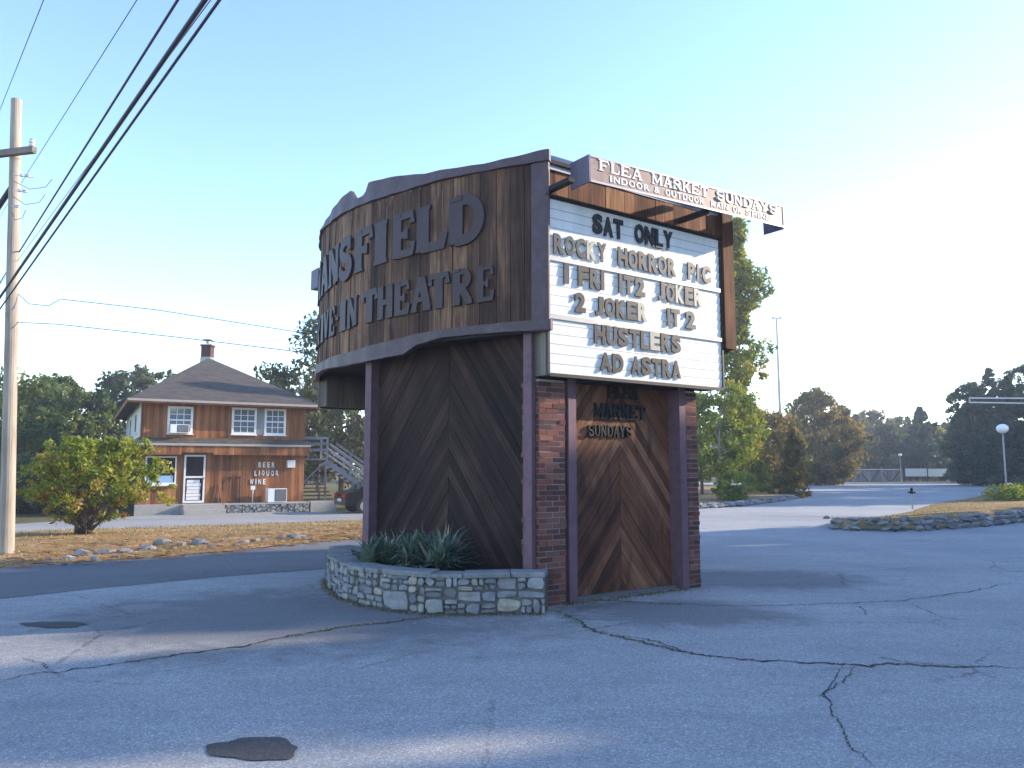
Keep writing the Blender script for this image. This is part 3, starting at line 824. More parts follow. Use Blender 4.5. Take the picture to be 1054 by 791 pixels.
# planked end of the hanging case facing the road
m = MB(); plank_wall(m, BO+N3*-.385, N3, -D3, .0, .38, BZ0-.005, 3.24, .12, .14); m_o = sub(m, 'case_end', M['grey_wood'], mq)
m = MB(); plank_wall(m, FB+Q3*-.385, Q3, -D3, .0, .38, BZ0-.005, 3.24, .12, .14); sub(m, 'case_end', M['grey_wood'], mq)
def bfn(s, z, dd): return BO+D3*s+N3*dd+Z3*z
bp = ((BO.x, BO.y), d)
B_, G_, P_ = M['blackletter'], M['greyletter'], M['paleletter']
def brow(items, u, vt, vb):
    zt = WALL(u, vt, *bp)[1]; zb = WALL(u, vb, *bp)[1]
    for txt, u0, u1, mt in items:
        s0 = WALL(u0, (vt+vb)/2, *bp)[0]; s1 = WALL(u1, (vt+vb)/2, *bp)[0]
        for o in word(txt, bfn, s0, s1, zb, zt, .004, .022, mt, mq, off=.05, gap=.11, jit=.004, name='board_letter'): o.location = -mq.location
brow([('SAT',609.4,640.4,B_), ('ONLY',652.5,691,B_)], 614, 221, 241.3)
brow([('ROCKY',569,623.3,[G_,G_,G_,P_,G_]), ('HORROR',635,694.2,[B_,G_,G_,G_,G_,G_]), ('P',706.3,713,G_), ('I',715.5,717.5,G_), ('C',720.8,729.6,G_)], 571, 240.5, 261)
brow([('1',579.7,584.8,G_), ('FRI',594.2,620.8,[B_,G_,B_]), ('IT2',636,662.6,[B_,G_,G_]), ('JOKER',676,721,[G_,G_,P_,G_,P_])], 582, 272, 292.5)
brow([('2',590.8,601.8,B_), ('JOKER',611.8,665,[B_,G_,B_,G_,P_]), ('IT',685.5,698.4,[B_,G_]), ('2',704.4,714.4,G_)], 596, 302, 322)
brow([('HUSTLERS',610.8,699.4,[B_,G_,G_,G_,B_,P_,G_,G_])], 613, 334, 354)
brow([('AD',616.7,640.7,B_), ('ASTRA',648.6,699.4,[G_,B_,B_,G_,B_])], 619, 363, 382.5)

# flea market sign box on two brackets
SB = side(-.131, 0, .655); tilt = R_(1.7)
ex2 = (D3*cos(tilt)+Z3*sin(tilt)); ez2 = (Z3*cos(tilt)-D3*sin(tilt))
SBo = SB+Z3*4.95; SL = 3.68; SH = .31
m = MB(); m.box(SBo, ex2, N3, ez2, .012, SL-.012, -.02, -.0, 0, SH, .5); m.box(SBo, ex2, N3, ez2, .012, SL-.012, -.07, -.021, SH-.02, SH-.003, .5); bx_ = sub(m, 'sign_box', M['boxpaint'], mq)
m = MB(); m.box(SBo, ex2, N3, ez2, -.008, .012, -.34, .006, -.01, SH+.01, .5); sub(m, 'sign_end', M['boxend'], mq)
m = MB(); m.box(SBo, ex2, N3, ez2, SL-.012, SL+.008, -.34, .006, -.03, SH+.01, .5); sub(m, 'sign_end', M['boxend'], mq)
m = MB(); m.box(SBo, ex2, N3, ez2, 0.012, SL-.012, -.002, .008, -.008, .016, .5); m.box(SBo, ex2, N3, ez2, 0.012, SL-.012, -.002, .008, SH-.014, SH+.006, .5)
m.box(SBo, ex2, N3, ez2, 2.35, 2.55, -.3, -.1, SH, SH+.05, .5)
sub(m, 'sign_edge', M['metal_roof'], mq)
def sfn(x, z, dd): return SBo+ex2*x+N3*dd+ez2*z
for txt, a, b in (('FLEA',.14,.86), ('MARKET',1.02,2.08), ('SUNDAYS',2.22,3.52)):
    for o in word(txt, sfn, a, b, .155, .292, 0, .006, M['white'], mq, 'slab', gap=.08, fat=1.25, name='sign_letter'): o.location = -mq.location
for txt, a, b in (('INDOOR',.32,.98), ('&',1.06,1.16), ('OUTDOOR',1.26,1.98), ('RAIN',2.12,2.46), ('OR',2.56,2.74), ('SHINE',2.84,3.38)):
    for o in word(txt, sfn, a, b, .045, .125, 0, .006, M['white'], mq, off=.02, gap=.25, name='sign_letter'): o.location = -mq.location
for s0 in (.0, 2.32):
    m = MB(); m.box(A0, D3, N3, Z3, s0, s0+.09, -.2, .42, 4.895+.03*s0, 4.95+.03*s0, .5); sub(m, 'bracket', M['soffit'], mq)
# matching sign box on the far side, its end shows past the curve
FS = FB+Q3*.45+Z3*4.95-D3*-.29
m = MB(); m.box(FS, D3, Q3, Z3, .012, SL-.012, -.33, 0, 0, SH, .5); sub(m, 'sign_box', M['boxpaint'], mq)
m = MB(); m.box(FS, D3, Q3, Z3, -.32, .012, -.34, .006, -.03, SH+.02, .5); sub(m, 'sign_end', M['boxend'], mq)
m = MB(); m.box(FB, D3, Q3, Z3, .3, .39, -.2, .42, 4.895, 4.95, .5); sub(m, 'bracket', M['soffit'], mq)

# base: brick pillars, posts, chevron doors
WL = 2.96; e = (-.794, .608); en = (-.608, -.794)
KL = (K[0]-.4*d[0], K[1]-.4*d[1])
LP = (KL[0]+e[0]*WL, KL[1]+e[1]*WL)
FP = (LP[0]+.25, LP[1]+2.3); RP = (K[0]+d[0]*2.12, K[1]+d[1]*2.12)
FK = (FP[0]+d[0]*2.3, FP[1]+d[1]*2.3)
def brick_pillar(o, ex, ey, x0, x1, y0, y1, z1, name='brick_pillar'):
    o = Vector((o[0], o[1], 0)); ex = Vector((ex[0], ex[1], 0)); ey = Vector((ey[0], ey[1], 0))
    m = MB(); m.box(o, ex, ey, Z3, x0+.006, x1-.006, y0+.006, y1-.006, -.05, z1-.004, .5); core = sub(m, name, M['mortar'], mq)
    m = MB(); h = .0647; z = -.02; j = 0
    while z < z1-.04:
        for (po, pu, pn, L_) in ((o+ex*x0+ey*y1, ex, ey, x1-x0), (o+ex*x0+ey*y0, ex, -ey, x1-x0), (o+ex*x1+ey*y0, ey, ex, y1-y0), (o+ex*x0+ey*y0, ey, -ex, y1-y0)):
            x = -.1 if j % 2 else 0
            while x < L_-.01:
                a, b = max(0, x)+.004, min(L_, x+.2)-.004
                if b-a > .02:
                    jz = random.uniform(-.001,.001); q = random.uniform(-.003,.005)+(.012 if random.random() < .12 else 0)
                    m.box(po, pu, pn, Z3, a, b, -.05, q, z+.004+jz, z+h-.004+jz, random.random()**1.3)
                x += .205
        z += h; j += 1
    o2 = m.build('brick_course', M['brick'], core); return core
ZP = 2.66
brick_pillar(K, d, n_, -.4, 0, -.34, 0, ZP)
brick_pillar(K, d, n_, 2.12, 2.34, -.3, 0, ZP)
brick_pillar(LP, (.05,1), (-1,.05), .03, .4, -.34, 0.03, ZP+.5)
brick_pillar(FP, d, (-n_[0],-n_[1]), 0, .38, -.34, 0, ZP+.6)
brick_pillar(FK, d, (-n_[0],-n_[1]), -.38, 0, -.34, 0, ZP+.6)
# upstand above the pillars (dark) so that the canopy sits on something
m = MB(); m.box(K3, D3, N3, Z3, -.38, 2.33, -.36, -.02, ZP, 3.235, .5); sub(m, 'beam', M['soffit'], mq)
def post(P, ex, ey, x0, x1, y0, y1, z0, z1, mat='post', name='post'):
    m = MB(); m.box(Vector((P[0],P[1],0)), Vector((ex[0],ex[1],0)), Vector((ey[0],ey[1],0)), Z3, x0, x1, y0, y1, z0, z1, .5)
    return sub(m, name, M[mat], mq)
post(K, d, n_, .045, .165, -.22, .012, 0, ZP+.04); post(K, d, n_, 1.985, 2.105, -.22, .012, 0, ZP+.04)
post(KL, e, en, .055, .175, -.12, .07, 0, 3.23); post(KL, e, en, 2.86, 2.98, -.12, .05, 0, 3.23)
def chevron(P, ex, ey, x0, x1, y, z0, z1, mat, ang=52, wd=.105, name='chevron_door'):
    Po = Vector((P[0],P[1],0)); X = Vector((ex[0],ex[1],0)); Y = Vector((ey[0],ey[1],0))
    fn = lambda x, z, dd: Po+X*x+Y*(y+dd)+Z3*z
    xm = (x0+x1)/2; m = MB()
    for sgn in (-1, 1):
        # boards fall away from the centre line
        a = R_(ang); dirx, dirz = sgn*cos(a), -sin(a); nx, nz = sgn*sin(a), cos(a)
        xa, xb = (x0, xm-.003) if sgn < 0 else (xm+.003, x1)
        rect = [(xa,z0),(xb,z0),(xb,z1),(xa,z1)]
        pr = [p[0]*nx+p[1]*nz for p in rect]; c = min(pr)-random.random()*.05
        # keep both halves in step at the centre line
        c0 = xm*nx+z0*nz; c = c0-math.ceil((c0-min(pr))/wd)*wd
        while c < max(pr):
            gap = random.uniform(.002,.007)
            poly = clip(rect, (-nx,-nz), -(c+gap/2)); poly = clip(poly, (nx,nz), c+wd-gap/2) if len(poly) > 2 else []
            if len(poly) > 2:
                A = sum(poly[k][0]*poly[(k+1)%len(poly)][1]-poly[(k+1)%len(poly)][0]*poly[k][1] for k in range(len(poly)))
                if A < 0: poly.reverse()
                # grain runs along v: rotate so that v follows the board
                m.prism(poly, fn, -.04, random.uniform(-.004,.004), random.random(), uvrot=math.atan2(dirz, dirx)-pi/2)
            c += wd
    door = sub(m, name, M[mat], mq)
    m = MB(); m.box(Po, X, Y, Z3, x0, x1, y-.06, y-.042, z0, z1, .5); m.build('backing', M['soffit'], door)
    return door
chevron(K, d, n_, .165, 1.985, -.20, .03, ZP+.1, 'warm_door')
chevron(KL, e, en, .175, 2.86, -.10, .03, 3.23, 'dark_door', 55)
m = MB()
for za in (.0,): m.box(K3, D3, N3, Z3, .165, 1.985, -.26, -.1, -.01, .035, .5)
sub(m, 'threshold', M['darkmortar'], mq)
# plain boarded walls round the back
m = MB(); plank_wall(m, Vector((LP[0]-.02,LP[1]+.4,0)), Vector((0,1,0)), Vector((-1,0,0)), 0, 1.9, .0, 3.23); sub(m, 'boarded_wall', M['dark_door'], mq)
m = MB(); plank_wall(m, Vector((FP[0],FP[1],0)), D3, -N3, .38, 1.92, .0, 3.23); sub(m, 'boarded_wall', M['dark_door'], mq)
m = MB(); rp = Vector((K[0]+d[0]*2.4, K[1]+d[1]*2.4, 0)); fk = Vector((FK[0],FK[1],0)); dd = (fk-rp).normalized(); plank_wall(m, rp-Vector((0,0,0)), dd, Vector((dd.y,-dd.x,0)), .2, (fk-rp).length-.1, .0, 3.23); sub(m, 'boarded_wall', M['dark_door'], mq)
# dark lettering on the right-hand door
def dfn(s, z, dd): return K3+D3*s+N3*(dd-.2)+Z3*z
dp = ((K[0]-n_[0]*.2, K[1]-n_[1]*.2), d)
for txt, u0, v0, u1, v1, h in (('FLEA',624,411,656,412,15.5), ('MARKET',610,431,663,432,16), ('SUNDAYS',603.5,449.5,648,450,12)):
    s0, zb = WALL(u0, v0-.5, *dp); s1 = WALL(u1, v1, *dp)[0]; zt = WALL(u0, v0-h, *dp)[1]
    for o in word(txt, dfn, s0, s1, zb, zt, .006, .035, M['black'], mq, 'slab', gap=.1, fat=1.15, name='door_letter'): o.location = -mq.location
m = MB(); sx, sz = WALL(592.5, 402, *dp); m.box(K3, D3, N3, Z3, .17, .19, -.16, -.13, ZP-.22, ZP-.02, .5); sub(m, 'conduit', M['whitepaint'], mq)
# weathered rings: recess sides (jambs)
for x in (.165, 1.985):
    pass

# ------------------------------------------------------------------ PLANTER
pl_pts = [G(563,629), G(525,631.5), G(480,633), G(440,632), G(405,629), G(375,623), G(352,615.5), G(341,606), G(339.5,598)]
pl_pts += [(pl_pts[-1][0]+.10, pl_pts[-1][1]+.45), (LP[0]-.03, LP[1]+.25)]
pl_pts[0] = (KL[0]+.05, KL[1]-.42)
PL = resample(pl_pts, 90)
PLd = [0]
for a, b in zip(PL, PL[1:]): PLd.append(PLd[-1]+(b-a).length)
PLL = PLd[-1]
def plp(s, z, o=0):
    s = max(0, min(PLL, s)); k = min(int(s/PLL*89), 88)
    while k < 88 and PLd[k+1] < s: k += 1
    while k > 0 and PLd[k] > s: k -= 1
    f = (s-PLd[k])/(PLd[k+1]-PLd[k]); p = PL[k].lerp(PL[k+1], f)
    i0, i1 = max(0, k-3), min(89, k+4); t = (PL[i1]-PL[i0]).normalized()
    nn = Vector((-t.y, t.x))             # road side
    nn = nn if nn.dot(Vector((-.3,-1))) > 0 else -nn
    return Vector((p.x+nn.x*o, p.y+nn.y*o, z))
PH = .455
pt = thing('stone_planter', 'low curved planter of irregular grey fieldstone with flat capstones below the dark chevron door', 'planter', loc=(-.6, 9.0, 0))
def subp(m, name, mat, root, parent=None, **k):
    o = m.build(name, mat, parent or root, **k)
    if parent is None: o.location = -root.location
    return o
m = MB(); N = 60
for i in range(N):
    a, b = PLL*i/N, PLL*(i+1)/N
    m.face([plp(a,-.03,-.012), plp(b,-.03,-.012), plp(b,PH-.06,-.012), plp(a,PH-.06,-.012)])
    m.face([plp(a,PH-.06,-.012), plp(b,PH-.06,-.012), plp(b,PH-.06,-.25), plp(a,PH-.06,-.25)])
    m.face([plp(a,PH-.06,-.25), plp(b,PH-.06,-.25), plp(b,-.03,-.25), plp(a,-.03,-.25)])
subp(m, 'mortar_bed', M['darkmortar'], pt)
m = MB()
for poly in blocks(0, PLL, .0, PH-.055, .30, .19, .007):
    m.prism(poly, lambda x, z, dd: plp(x, z, dd+.006*sin(x*37)*cos(z*41)), -.015, random.choice((.008,.02,.03,.042))+random.uniform(0,.008), random.random(), inset=random.uniform(.006,.014))
subp(m, 'stone_facing', M['stone'], pt)
m = MB(); s = .0
while s < PLL-.05:
    w_ = random.uniform(.22,.62); s1 = min(PLL, s+w_); th = random.uniform(.03,.065); ov = random.uniform(.02,.075); rr = random.random()
    ns = 5; zt = PH-.058+th; za = PH-.058
    rs = [s+.005+(s1-s-.01)*i/ns for i in range(ns+1)]; wob = [random.uniform(-.022,.018) for _ in rs]
    for i in range(ns):
        a, b = rs[i], rs[i+1]; oa, ob = ov+wob[i], ov+wob[i+1]
        m.face([plp(a,zt,oa-.01), plp(b,zt,ob-.01), plp(b,zt,-.27), plp(a,zt,-.27)], r=rr)
        m.face([plp(a,za,oa), plp(b,za,ob), plp(b,zt-.012,ob), plp(a,zt-.012,oa)], r=rr)
        m.face([plp(a,zt-.012,oa), plp(b,zt-.012,ob), plp(b,zt,ob-.01), plp(a,zt,oa-.01)], r=rr)
        m.face([plp(a,za,-.27), plp(b,za,-.27), plp(b,za,ob), plp(a,za,oa)], r=rr)
        m.face([plp(a,za,-.27), plp(a,zt,-.27), plp(b,zt,-.27), plp(b,za,-.27)], r=rr)
    for a, o_ in ((rs[0], ov+wob[0]), (rs[-1], ov+wob[-1])): m.face([plp(a,za,o_), plp(a,zt,o_-.01), plp(a,zt,-.27), plp(a,za,-.27)], r=rr)
    s = s1
subp(m, 'cap', M['capstone'], pt)
m = MB(); inner = [plp(PLL*i/30, PH-.05, -.24) for i in range(31)]
m.face(inner+[Vector((LP[0]+.03,LP[1]+.05,PH-.05)), Vector((KL[0],KL[1]+.02,PH-.05))][::1]); subp(m, 'soil', M['soil'], pt)

def yucca(loc, n, L0, label, seed):
    rr = random.Random(seed); m = MB()
    for i in range(n):
        az = rr.uniform(0, 2*pi); el = rr.betavariate(2.0, 1.6)*R_(84); L_ = L0*rr.uniform(.6, 1.1); wd = rr.uniform(.016,.026)
        c = Vector((rr.gauss(0,.05), rr.gauss(0,.05), 0)); prev = None; rv = rr.random()*.85 if rr.random() < .93 else 1
        for j in range(6):
            t_ = j/5; e2 = el-t_*t_*rr.uniform(.1,.35); rad = L_*t_
            p = c+Vector((cos(az)*cos(e2)*rad, sin(az)*cos(e2)*rad, sin(e2)*rad+.01))
            sd_ = Vector((-sin(az), cos(az), 0))*wd*(1-t_**2.2)*(.75+.5*min(1, t_*3))
            dn = Vector((0,0,-wd*.35*(1-t_)))
            cur = (p-sd_, p+dn, p+sd_)
            if prev:
                m.face([prev[0], prev[1], cur[1], cur[0]], r=rv); m.face([prev[1], prev[2], cur[2], cur[1]], r=rv)
            prev = cur
    o = m.build('yucca_plant', L['yucca']); o.location = loc
    return tag(o, label, 'plant', 'spiky yuccas in the stone planter')
for (u, Y, n, L0, lab, sd_) in ((452, 9.5, 210, .56, 'large blue-green yucca rosette in the middle of the stone planter', 3),
                       (424, 9.8, 150, .50, 'middle-sized spiky yucca crowded against the left of the largest one', 4),
                       (402, 10.1, 120, .46, 'yucca clump behind the curved end of the stone planter', 5),
                       (384, 10.0, 70, .46, 'small leaning yucca at the far left of the planter by the plum post', 6)):
    p = AT(u, Y); yucca((p[0], p[1], PH-.06), n, L0, lab, sd_)
# strip of weeds and litter at the foot of planter and pillar
def scatter_blades(name, pts, mat, size, hgt, label=None, cat=None, lean=.5, rr=random):
    m = MB()
    for (x, y, z) in pts:
        a = rr.uniform(0, 2*pi); h = hgt*rr.uniform(.4, 1.2); w_ = size*rr.uniform(.6,1.3)
        dx_, dy_ = cos(a)*w_, sin(a)*w_; lx, ly = rr.gauss(0,lean)*h, rr.gauss(0,lean)*h
        m.face([(x-dx_,y-dy_,z), (x+dx_,y+dy_,z), (x+lx,y+ly,z+h)], r=rr.random())
    o = m.build(name, mat)
    o['kind'] = 'stuff'; tag(o, label, cat); return o
pts = []
for i in range(1500):
    s = random.uniform(0, PLL*.86); p = plp(s, .0, .03+abs(random.gauss(0,.05))); pts.append((p.x, p.y, .003))
for i in range(900):
    p = side(random.uniform(-.1, 2.0), .003, abs(random.gauss(0,.07))+.0); pts.append(tuple(p))
scatter_blades('weeds', pts, L['weed'], .005, .035, 'low dry weeds growing along the foot of the planter and marquee', 'weeds')
pts = []
for line in ([(455,634),(400,641),(340,648),(300,657)], [(568,628),(600,646),(650,660),(690,669)], [(605,618),(660,621),(700,623)]):
    P = resample([G(*q) for q in line], 100)
    for i in range(380):
        p = random.choice(P); pts.append((p.x+random.gauss(0,.03), p.y+random.gauss(0,.018), .006))
scatter_blades('crack_weeds', pts, L['weed'], .004, .018, 'tiny dry weeds sprouting from cracks in the pavement', 'weeds')

# ------------------------------------------------------------------ trees
def leaf_mesh(name, centers, radii, per, size, mat, parent=None, seed=0, squash=.8, flat=.0, tone=None, droop=0):
    rg = np.random.default_rng(seed); centers = np.asarray(centers, float); n = len(centers)
    per = int(per); C = np.repeat(centers, per, 0); Rr = np.repeat(np.asarray(radii, float), per)
    off = rg.normal(size=(n*per, 3)); off /= np.linalg.norm(off, axis=1, keepdims=True)
    off *= (rg.random((n*per, 1))**.45)*Rr[:, None]; off[:, 2] *= squash
    P = C+off
    a = rg.normal(size=P.shape); a[:, 2] *= (1-flat); a /= np.linalg.norm(a, axis=1, keepdims=True)
    b = rg.normal(size=P.shape); b -= a*(a*b).sum(1, keepdims=True); b /= np.linalg.norm(b, axis=1, keepdims=True)
    sz = size*(.4+1.3*rg.random((len(P), 1))**1.6)*1.1; a *= sz; b *= sz*.55
    V = np.stack([P-a, P+b*.9-a*.1, P+a, P-b*.9+a*.15], 1).reshape(-1, 3)
    me = bpy.data.meshes.new(name); nf = len(P)
    me.vertices.add(nf*4); me.vertices.foreach_set('co', V.astype(np.float32).ravel())
    me.loops.add(nf*4); me.loops.foreach_set('vertex_index', np.arange(nf*4, dtype=np.int32))
    me.polygons.add(nf); me.polygons.foreach_set('loop_start', np.arange(0, nf*4, 4, dtype=np.int32))
    tc = np.repeat(np.asarray(tone) if tone is not None else rg.random(n), per)
    rv = np.clip(tc*.62+rg.random(nf)*.38, 0, 1)
    at = me.attributes.new('rnd', 'FLOAT', 'FACE'); at.data.foreach_set('value', rv.astype(np.float32))
    me.materials.append(mat); me.update(calc_edges=True)
    o = bpy.data.objects.new(name, me); col.objects.link(o)
    if parent: o.parent = parent
    return o
def crown_pts(kind, n, W, H, z0, seed, gaps=.0):
    rg = np.random.default_rng(seed); out = []
    ph = rg.uniform(0, 6.28, 6)
    while len(out) < n:
        t_ = rg.random(); a = rg.uniform(0, 2*pi); q = rg.random()**.42
        if kind == 'round': prof_ = math.sqrt(max(0, 1-(2*t_-1)**2))**.8
        elif kind == 'cone': prof_ = (1-t_)**.85*(.9+.1*math.sin(t_*28))+.02
        elif kind == 'pine': prof_ = (1-t_**2.2)**.7*(.7+.3*math.sin(t_*19+ph[4]))
        elif kind == 'column': prof_ = (.55+.45*math.sin(t_*21+ph[3]))*(1-t_**3)**.5
        else: prof_ = (math.sin(pi*min(1, t_*.92+.08))**.6)
        lob = 1+.22*math.sin(3*a+ph[0]+t_*5)+.16*math.sin(5*a+ph[1]-t_*8)
        r = W/2*prof_*q*lob
        out.append((r*cos(a), r*sin(a), z0+(H-z0)*t_))
    return np.array(out)
def tree(name, label, x, y, H, W, kind='round', z0=None, mat='green', bark='bark', n=110, per=60, size=.16, crad=None, tr=.16, group=None, seed=1, limbs=10, cat='tree', zb=None, tone=None, squash=.8, lean=(0,0)):
    z = g(x, y) if zb is None else zb
    z0 = H*.25 if z0 is None else z0
    o = thing(name, label, cat, group, (x, y, z-.03))
    pts = crown_pts(kind, n, W, H, z0, seed)
    pts[:, 0] += lean[0]*pts[:, 2]/H; pts[:, 1] += lean[1]*pts[:, 2]/H
    cr = crad or W*.11
    rg = np.random.default_rng(seed+5)
    leaf_mesh('crown', pts, cr*rg.uniform(.6, 1.35, n)*(1-.65*((pts[:,2]-z0)/(H-z0))**2 if kind in ('cone','pine') else 1), per, size, L[mat], o, seed, squash, tone=tone)
    rr = random.Random(seed); m = MB(); top = H*.88
    P = [(rr.gauss(0,.01)*i*W*.3+lean[0]*i/6*.88, rr.gauss(0,.01)*i*W*.3+lean[1]*i/6*.88, top*i/6) for i in range(7)]; P[0] = (0,0,0)
    m.tube(P, [tr*(1-.88*i/6) for i in range(7)], 8)
    for k in range(limbs):
        q = pts[rr.randrange(n)]; zb_ = min(q[2]*.75, top*.8) if kind != 'cone' else q[2]*.95; zb_ = max(zb_, z0*.7)
        f = zb_/top*6; i = min(5, int(f)); a = Vector(P[i]).lerp(Vector(P[i+1]), f-i); b = Vector(q)
        mid = a.lerp(b, .5)+Vector((0,0,-.04*(b-a).length)); m.tube([a, mid, b], [tr*.35, tr*.2, tr*.06], 6)
    m.build('trunk', M[bark], o)
    return o

# ------------------------------------------------------------------ left: shrub, trees, pole
def shrub(u, vb, label):
    x, y = G(u, vb, -.02); o = thing('roadside_shrub', label, 'shrub', None, (x, y, g(x,y)))
    rr = random.Random(5); m = MB(); tips = []
    for k in range(38):
        a = rr.uniform(0, 2*pi); sp = rr.uniform(.3, 1.5); h = rr.uniform(1.0, 2.0); b0 = Vector((rr.gauss(0,.12), rr.gauss(0,.10), 0))
        tip = Vector((cos(a)*sp, sin(a)*sp*.8, h)); mid = b0.lerp(tip, .5)+Vector((rr.gauss(0,.08), rr.gauss(0,.08), -.12*sp)); q = rr.uniform(.018,.032)
        m.tube([b0, b0.lerp(mid, .5), mid, tip], [q, q*.8, q*.6, q*.25], 6); tips.append(tip)
        for j in range(4):
            c = mid.lerp(tip, rr.uniform(-.4, .8)); t2 = c+Vector((rr.gauss(0,.28), rr.gauss(0,.28), rr.uniform(.0,.35))); m.tube([c, t2], [q*.4, q*.12], 4)
    m.build('stem', M['bark'], o)
    C = []; tone = []
    for k in range(330):
        a = rr.uniform(0, 2*pi); ph = rr.uniform(.0, 1)**.75*pi/2; q = rr.uniform(.62, 1.02)
        rx = 1.55*(1+.16*sin(3*a+1)+.12*sin(7*a)+rr.gauss(0,.06))
        c = (cos(a)*rx*sin(ph+.12)*q+.08, sin(a)*1.25*sin(ph+.12)*q, .95+1.38*cos(ph)*q*(1+.06*sin(5*a)) - (.25*rr.random() if ph > 1.2 else 0))
        C.append(c)
        left_red = c[0] < -.15 and c[2] < 1.9
        low = c[2] < 1.25
        tone.append(.95+rr.uniform(-.1,.05) if (left_red and rr.random() < .6) or (low and rr.random() < .35) else rr.uniform(.25,.95)*.8)
    for k in range(45):                      # sparser skirt round the stems
        a = rr.uniform(0, 2*pi); q = rr.uniform(.35, .95); z_ = rr.uniform(.35, 1.1)
        C.append((cos(a)*1.25*q*(.5+.5*z_), sin(a)*1.0*q*(.5+.5*z_), z_)); tone.append(rr.choice((.2,.45,1.0,1.05,.9)))
    leaf_mesh('foliage', C, [rr.uniform(.10,.20) for _ in C], 46, .042, L['shrub'], o, 3, .8, tone=tone)
    return o
shrub(88, 553, 'rounded yellow-green shrub with reddish patches on the verge beside the utility pole')

GB = 'broadleaf trees behind the liquor store'
def AX(u, Y): return (AT(u, Y)[0], Y)
def tall(v, Y): return EYE+(ray(527, v)[2]/ray(527, v)[1])*Y     # z seen at v at distance Y
for i, (u, Y, v, W, mat, lab, sd_, n) in enumerate([
    (18, 46, 398, 6.5, 'green', 'green broadleaf tree directly behind the utility pole at the left edge', 21, 190),
    (58, 48, 388, 6.2, 'green', 'taller rounded green tree behind the roadside shrub', 22, 190),
    (88, 52, 408, 5, 'dark', 'darker green tree between the tall rounded tree and the liquor store', 23, 160),
    (136, 60, 377, 7, 'dark', 'dark oak rising behind the left end of the store roof', 24, 170),
    (-30, 40, 380, 9, 'green', 'broad green tree reaching in from beyond the left edge of the picture', 25, 140),
    (45, 34, 470, 6.0, 'dark', 'low dark thicket tree behind the roadside shrub', 26, 120),
    (185, 62, 392, 8, 'dark', 'dark oak mostly hidden behind the store roof', 27, 100),
    (328, 66, 395, 7, 'olive', 'pale olive tree in the gap right of the store roof', 28, 150),
    (352, 47, 322, 8.5, 'dark', 'tall dark tree showing left of the marquee above the staircase', 29, 200),
    (300, 80, 412, 8, 'olive', 'distant pale tree behind the right slope of the store roof', 30, 90)]):
    x, y = AX(u, Y); H = tall(v, Y)
    tree('oak_tree' if mat == 'dark' else 'broadleaf_tree', lab, x, y, H, W, 'round', H*.10, mat, n=n, per=85, size=.13 if Y < 55 else .17, seed=sd_, tr=.22, crad=W*.085, group=GB)
# undergrowth thicket behind the drive, left
# ------------------------------------------------------------------ utility pole
px, py = G(7, 573)
up = thing('utility_pole', 'tall pale wooden utility pole with crossarm and insulators at the left edge', 'utility pole', loc=(px, py, 0))
Htop = AT(17, py, 103)[2]; xt = AT(17, py, 103)[0]-px
m = MB(); m.tube([(xt*t_, 0, Htop*t_-.1*(1-t_)) for t_ in [i/8 for i in range(9)]], [.125-.032*i/8 for i in range(9)], 18); m.build('shaft', M['pole'], up, smooth=False)
zc = AT(13, py, 160)[2]; xc = xt*zc/Htop
m = MB(); adir = Vector((.96, -.28, -.02)).normalized(); ap = Vector((-adir.y, adir.x, 0)); m.box((xc, -.13, zc), adir, ap, Z3, -1.15, .57, -.05, .05, -.06, .06); m.build('crossarm', M['arm'], up)
def insul(c, mat=M['porcelain']):
    m = MB(); m.lathe(c, [(.0,0),(.03,0),(.055,.03),(.03,.05),(.06,.09),(.035,.12),(.05,.15),(0,.17)], 10); return m.build('insulator', mat, up)
it = Vector((xc, -.13, zc+.06))+adir*.5; insul(tuple(it)); insul(tuple(Vector((xc,-.13,zc+.06))-adir*1.05))
m = MB(); m.tube([(xc+.04,-.02,zc-.55), (xc-.75,.1,zc-1.75)], .05, 8); m.build('brace', M['black'], up)
for dz_, L_ in ((-.45,.75), (-.75,.65), (-1.05,.35)):
    m = MB(); pts_ = [(xc+.08, -.12, zc+dz_), (xc+.25, -.15, zc+dz_-.02), (xc+L_*.7, -.2, zc+dz_-.08)]
    m.tube(pts_, .008, 5)
    for t_ in (.25,.4,.5): m.lathe((xc+.1+t_*.8*L_, -.16, zc+dz_-.06*t_-.03), [(0,0),(.035,.01),(.02,.04),(.035,.05),(0,.07)], 8)
    m.build('strain_insulator', M['porcelain'], up)
    m = MB(); m.tube([(xc+.1,-.13,zc+dz_-.12), (xc+L_*.6,-.2,zc+dz_-.30), (xc+L_*1.0,-.2,zc+dz_-.26), (xc+L_*1.15,-.2,zc+dz_-.1)], .006, 5); m.build('jumper_wire', M['cable'], up)
def wire(name, label, pts_, rad, cat='cable', group=None, n=26, mat='cable', sag=0):
    P = [Vector(p) for p in pts_]; out = []
    for a, b in zip(P, P[1:]):
        for i in range(n): 
            t_ = i/n; q = a.lerp(b, t_); q.z -= sag*4*t_*(1-t_); out.append(q)
    out.append(P[-1]); m = MB(); m.tube(out, rad, 7, r=.5); o = m.build(name, M[mat], smooth=True); return tag(o, label, cat, group)
def through(u0, v0, Y0, u1, v1, Y1, ext):
    a = Vector(AT(u0, Y0, v0)); b = Vector(AT(u1, Y1, v1)); dr = b-a
    return [a-dr*2.2, a, b, b+dr*ext]
GC = 'overhead cables running from the utility pole'
wire('overhead_cable', 'upper single black overhead cable passing the pole below its crossarm', through(22,256,14.2, 183,0,6.2,2), .013, group=GC)
wire('overhead_cable', 'thickest black bundled overhead cable in the middle of the three', through(0,306,14.2, 211,0,6.0,2), .023, group=GC)
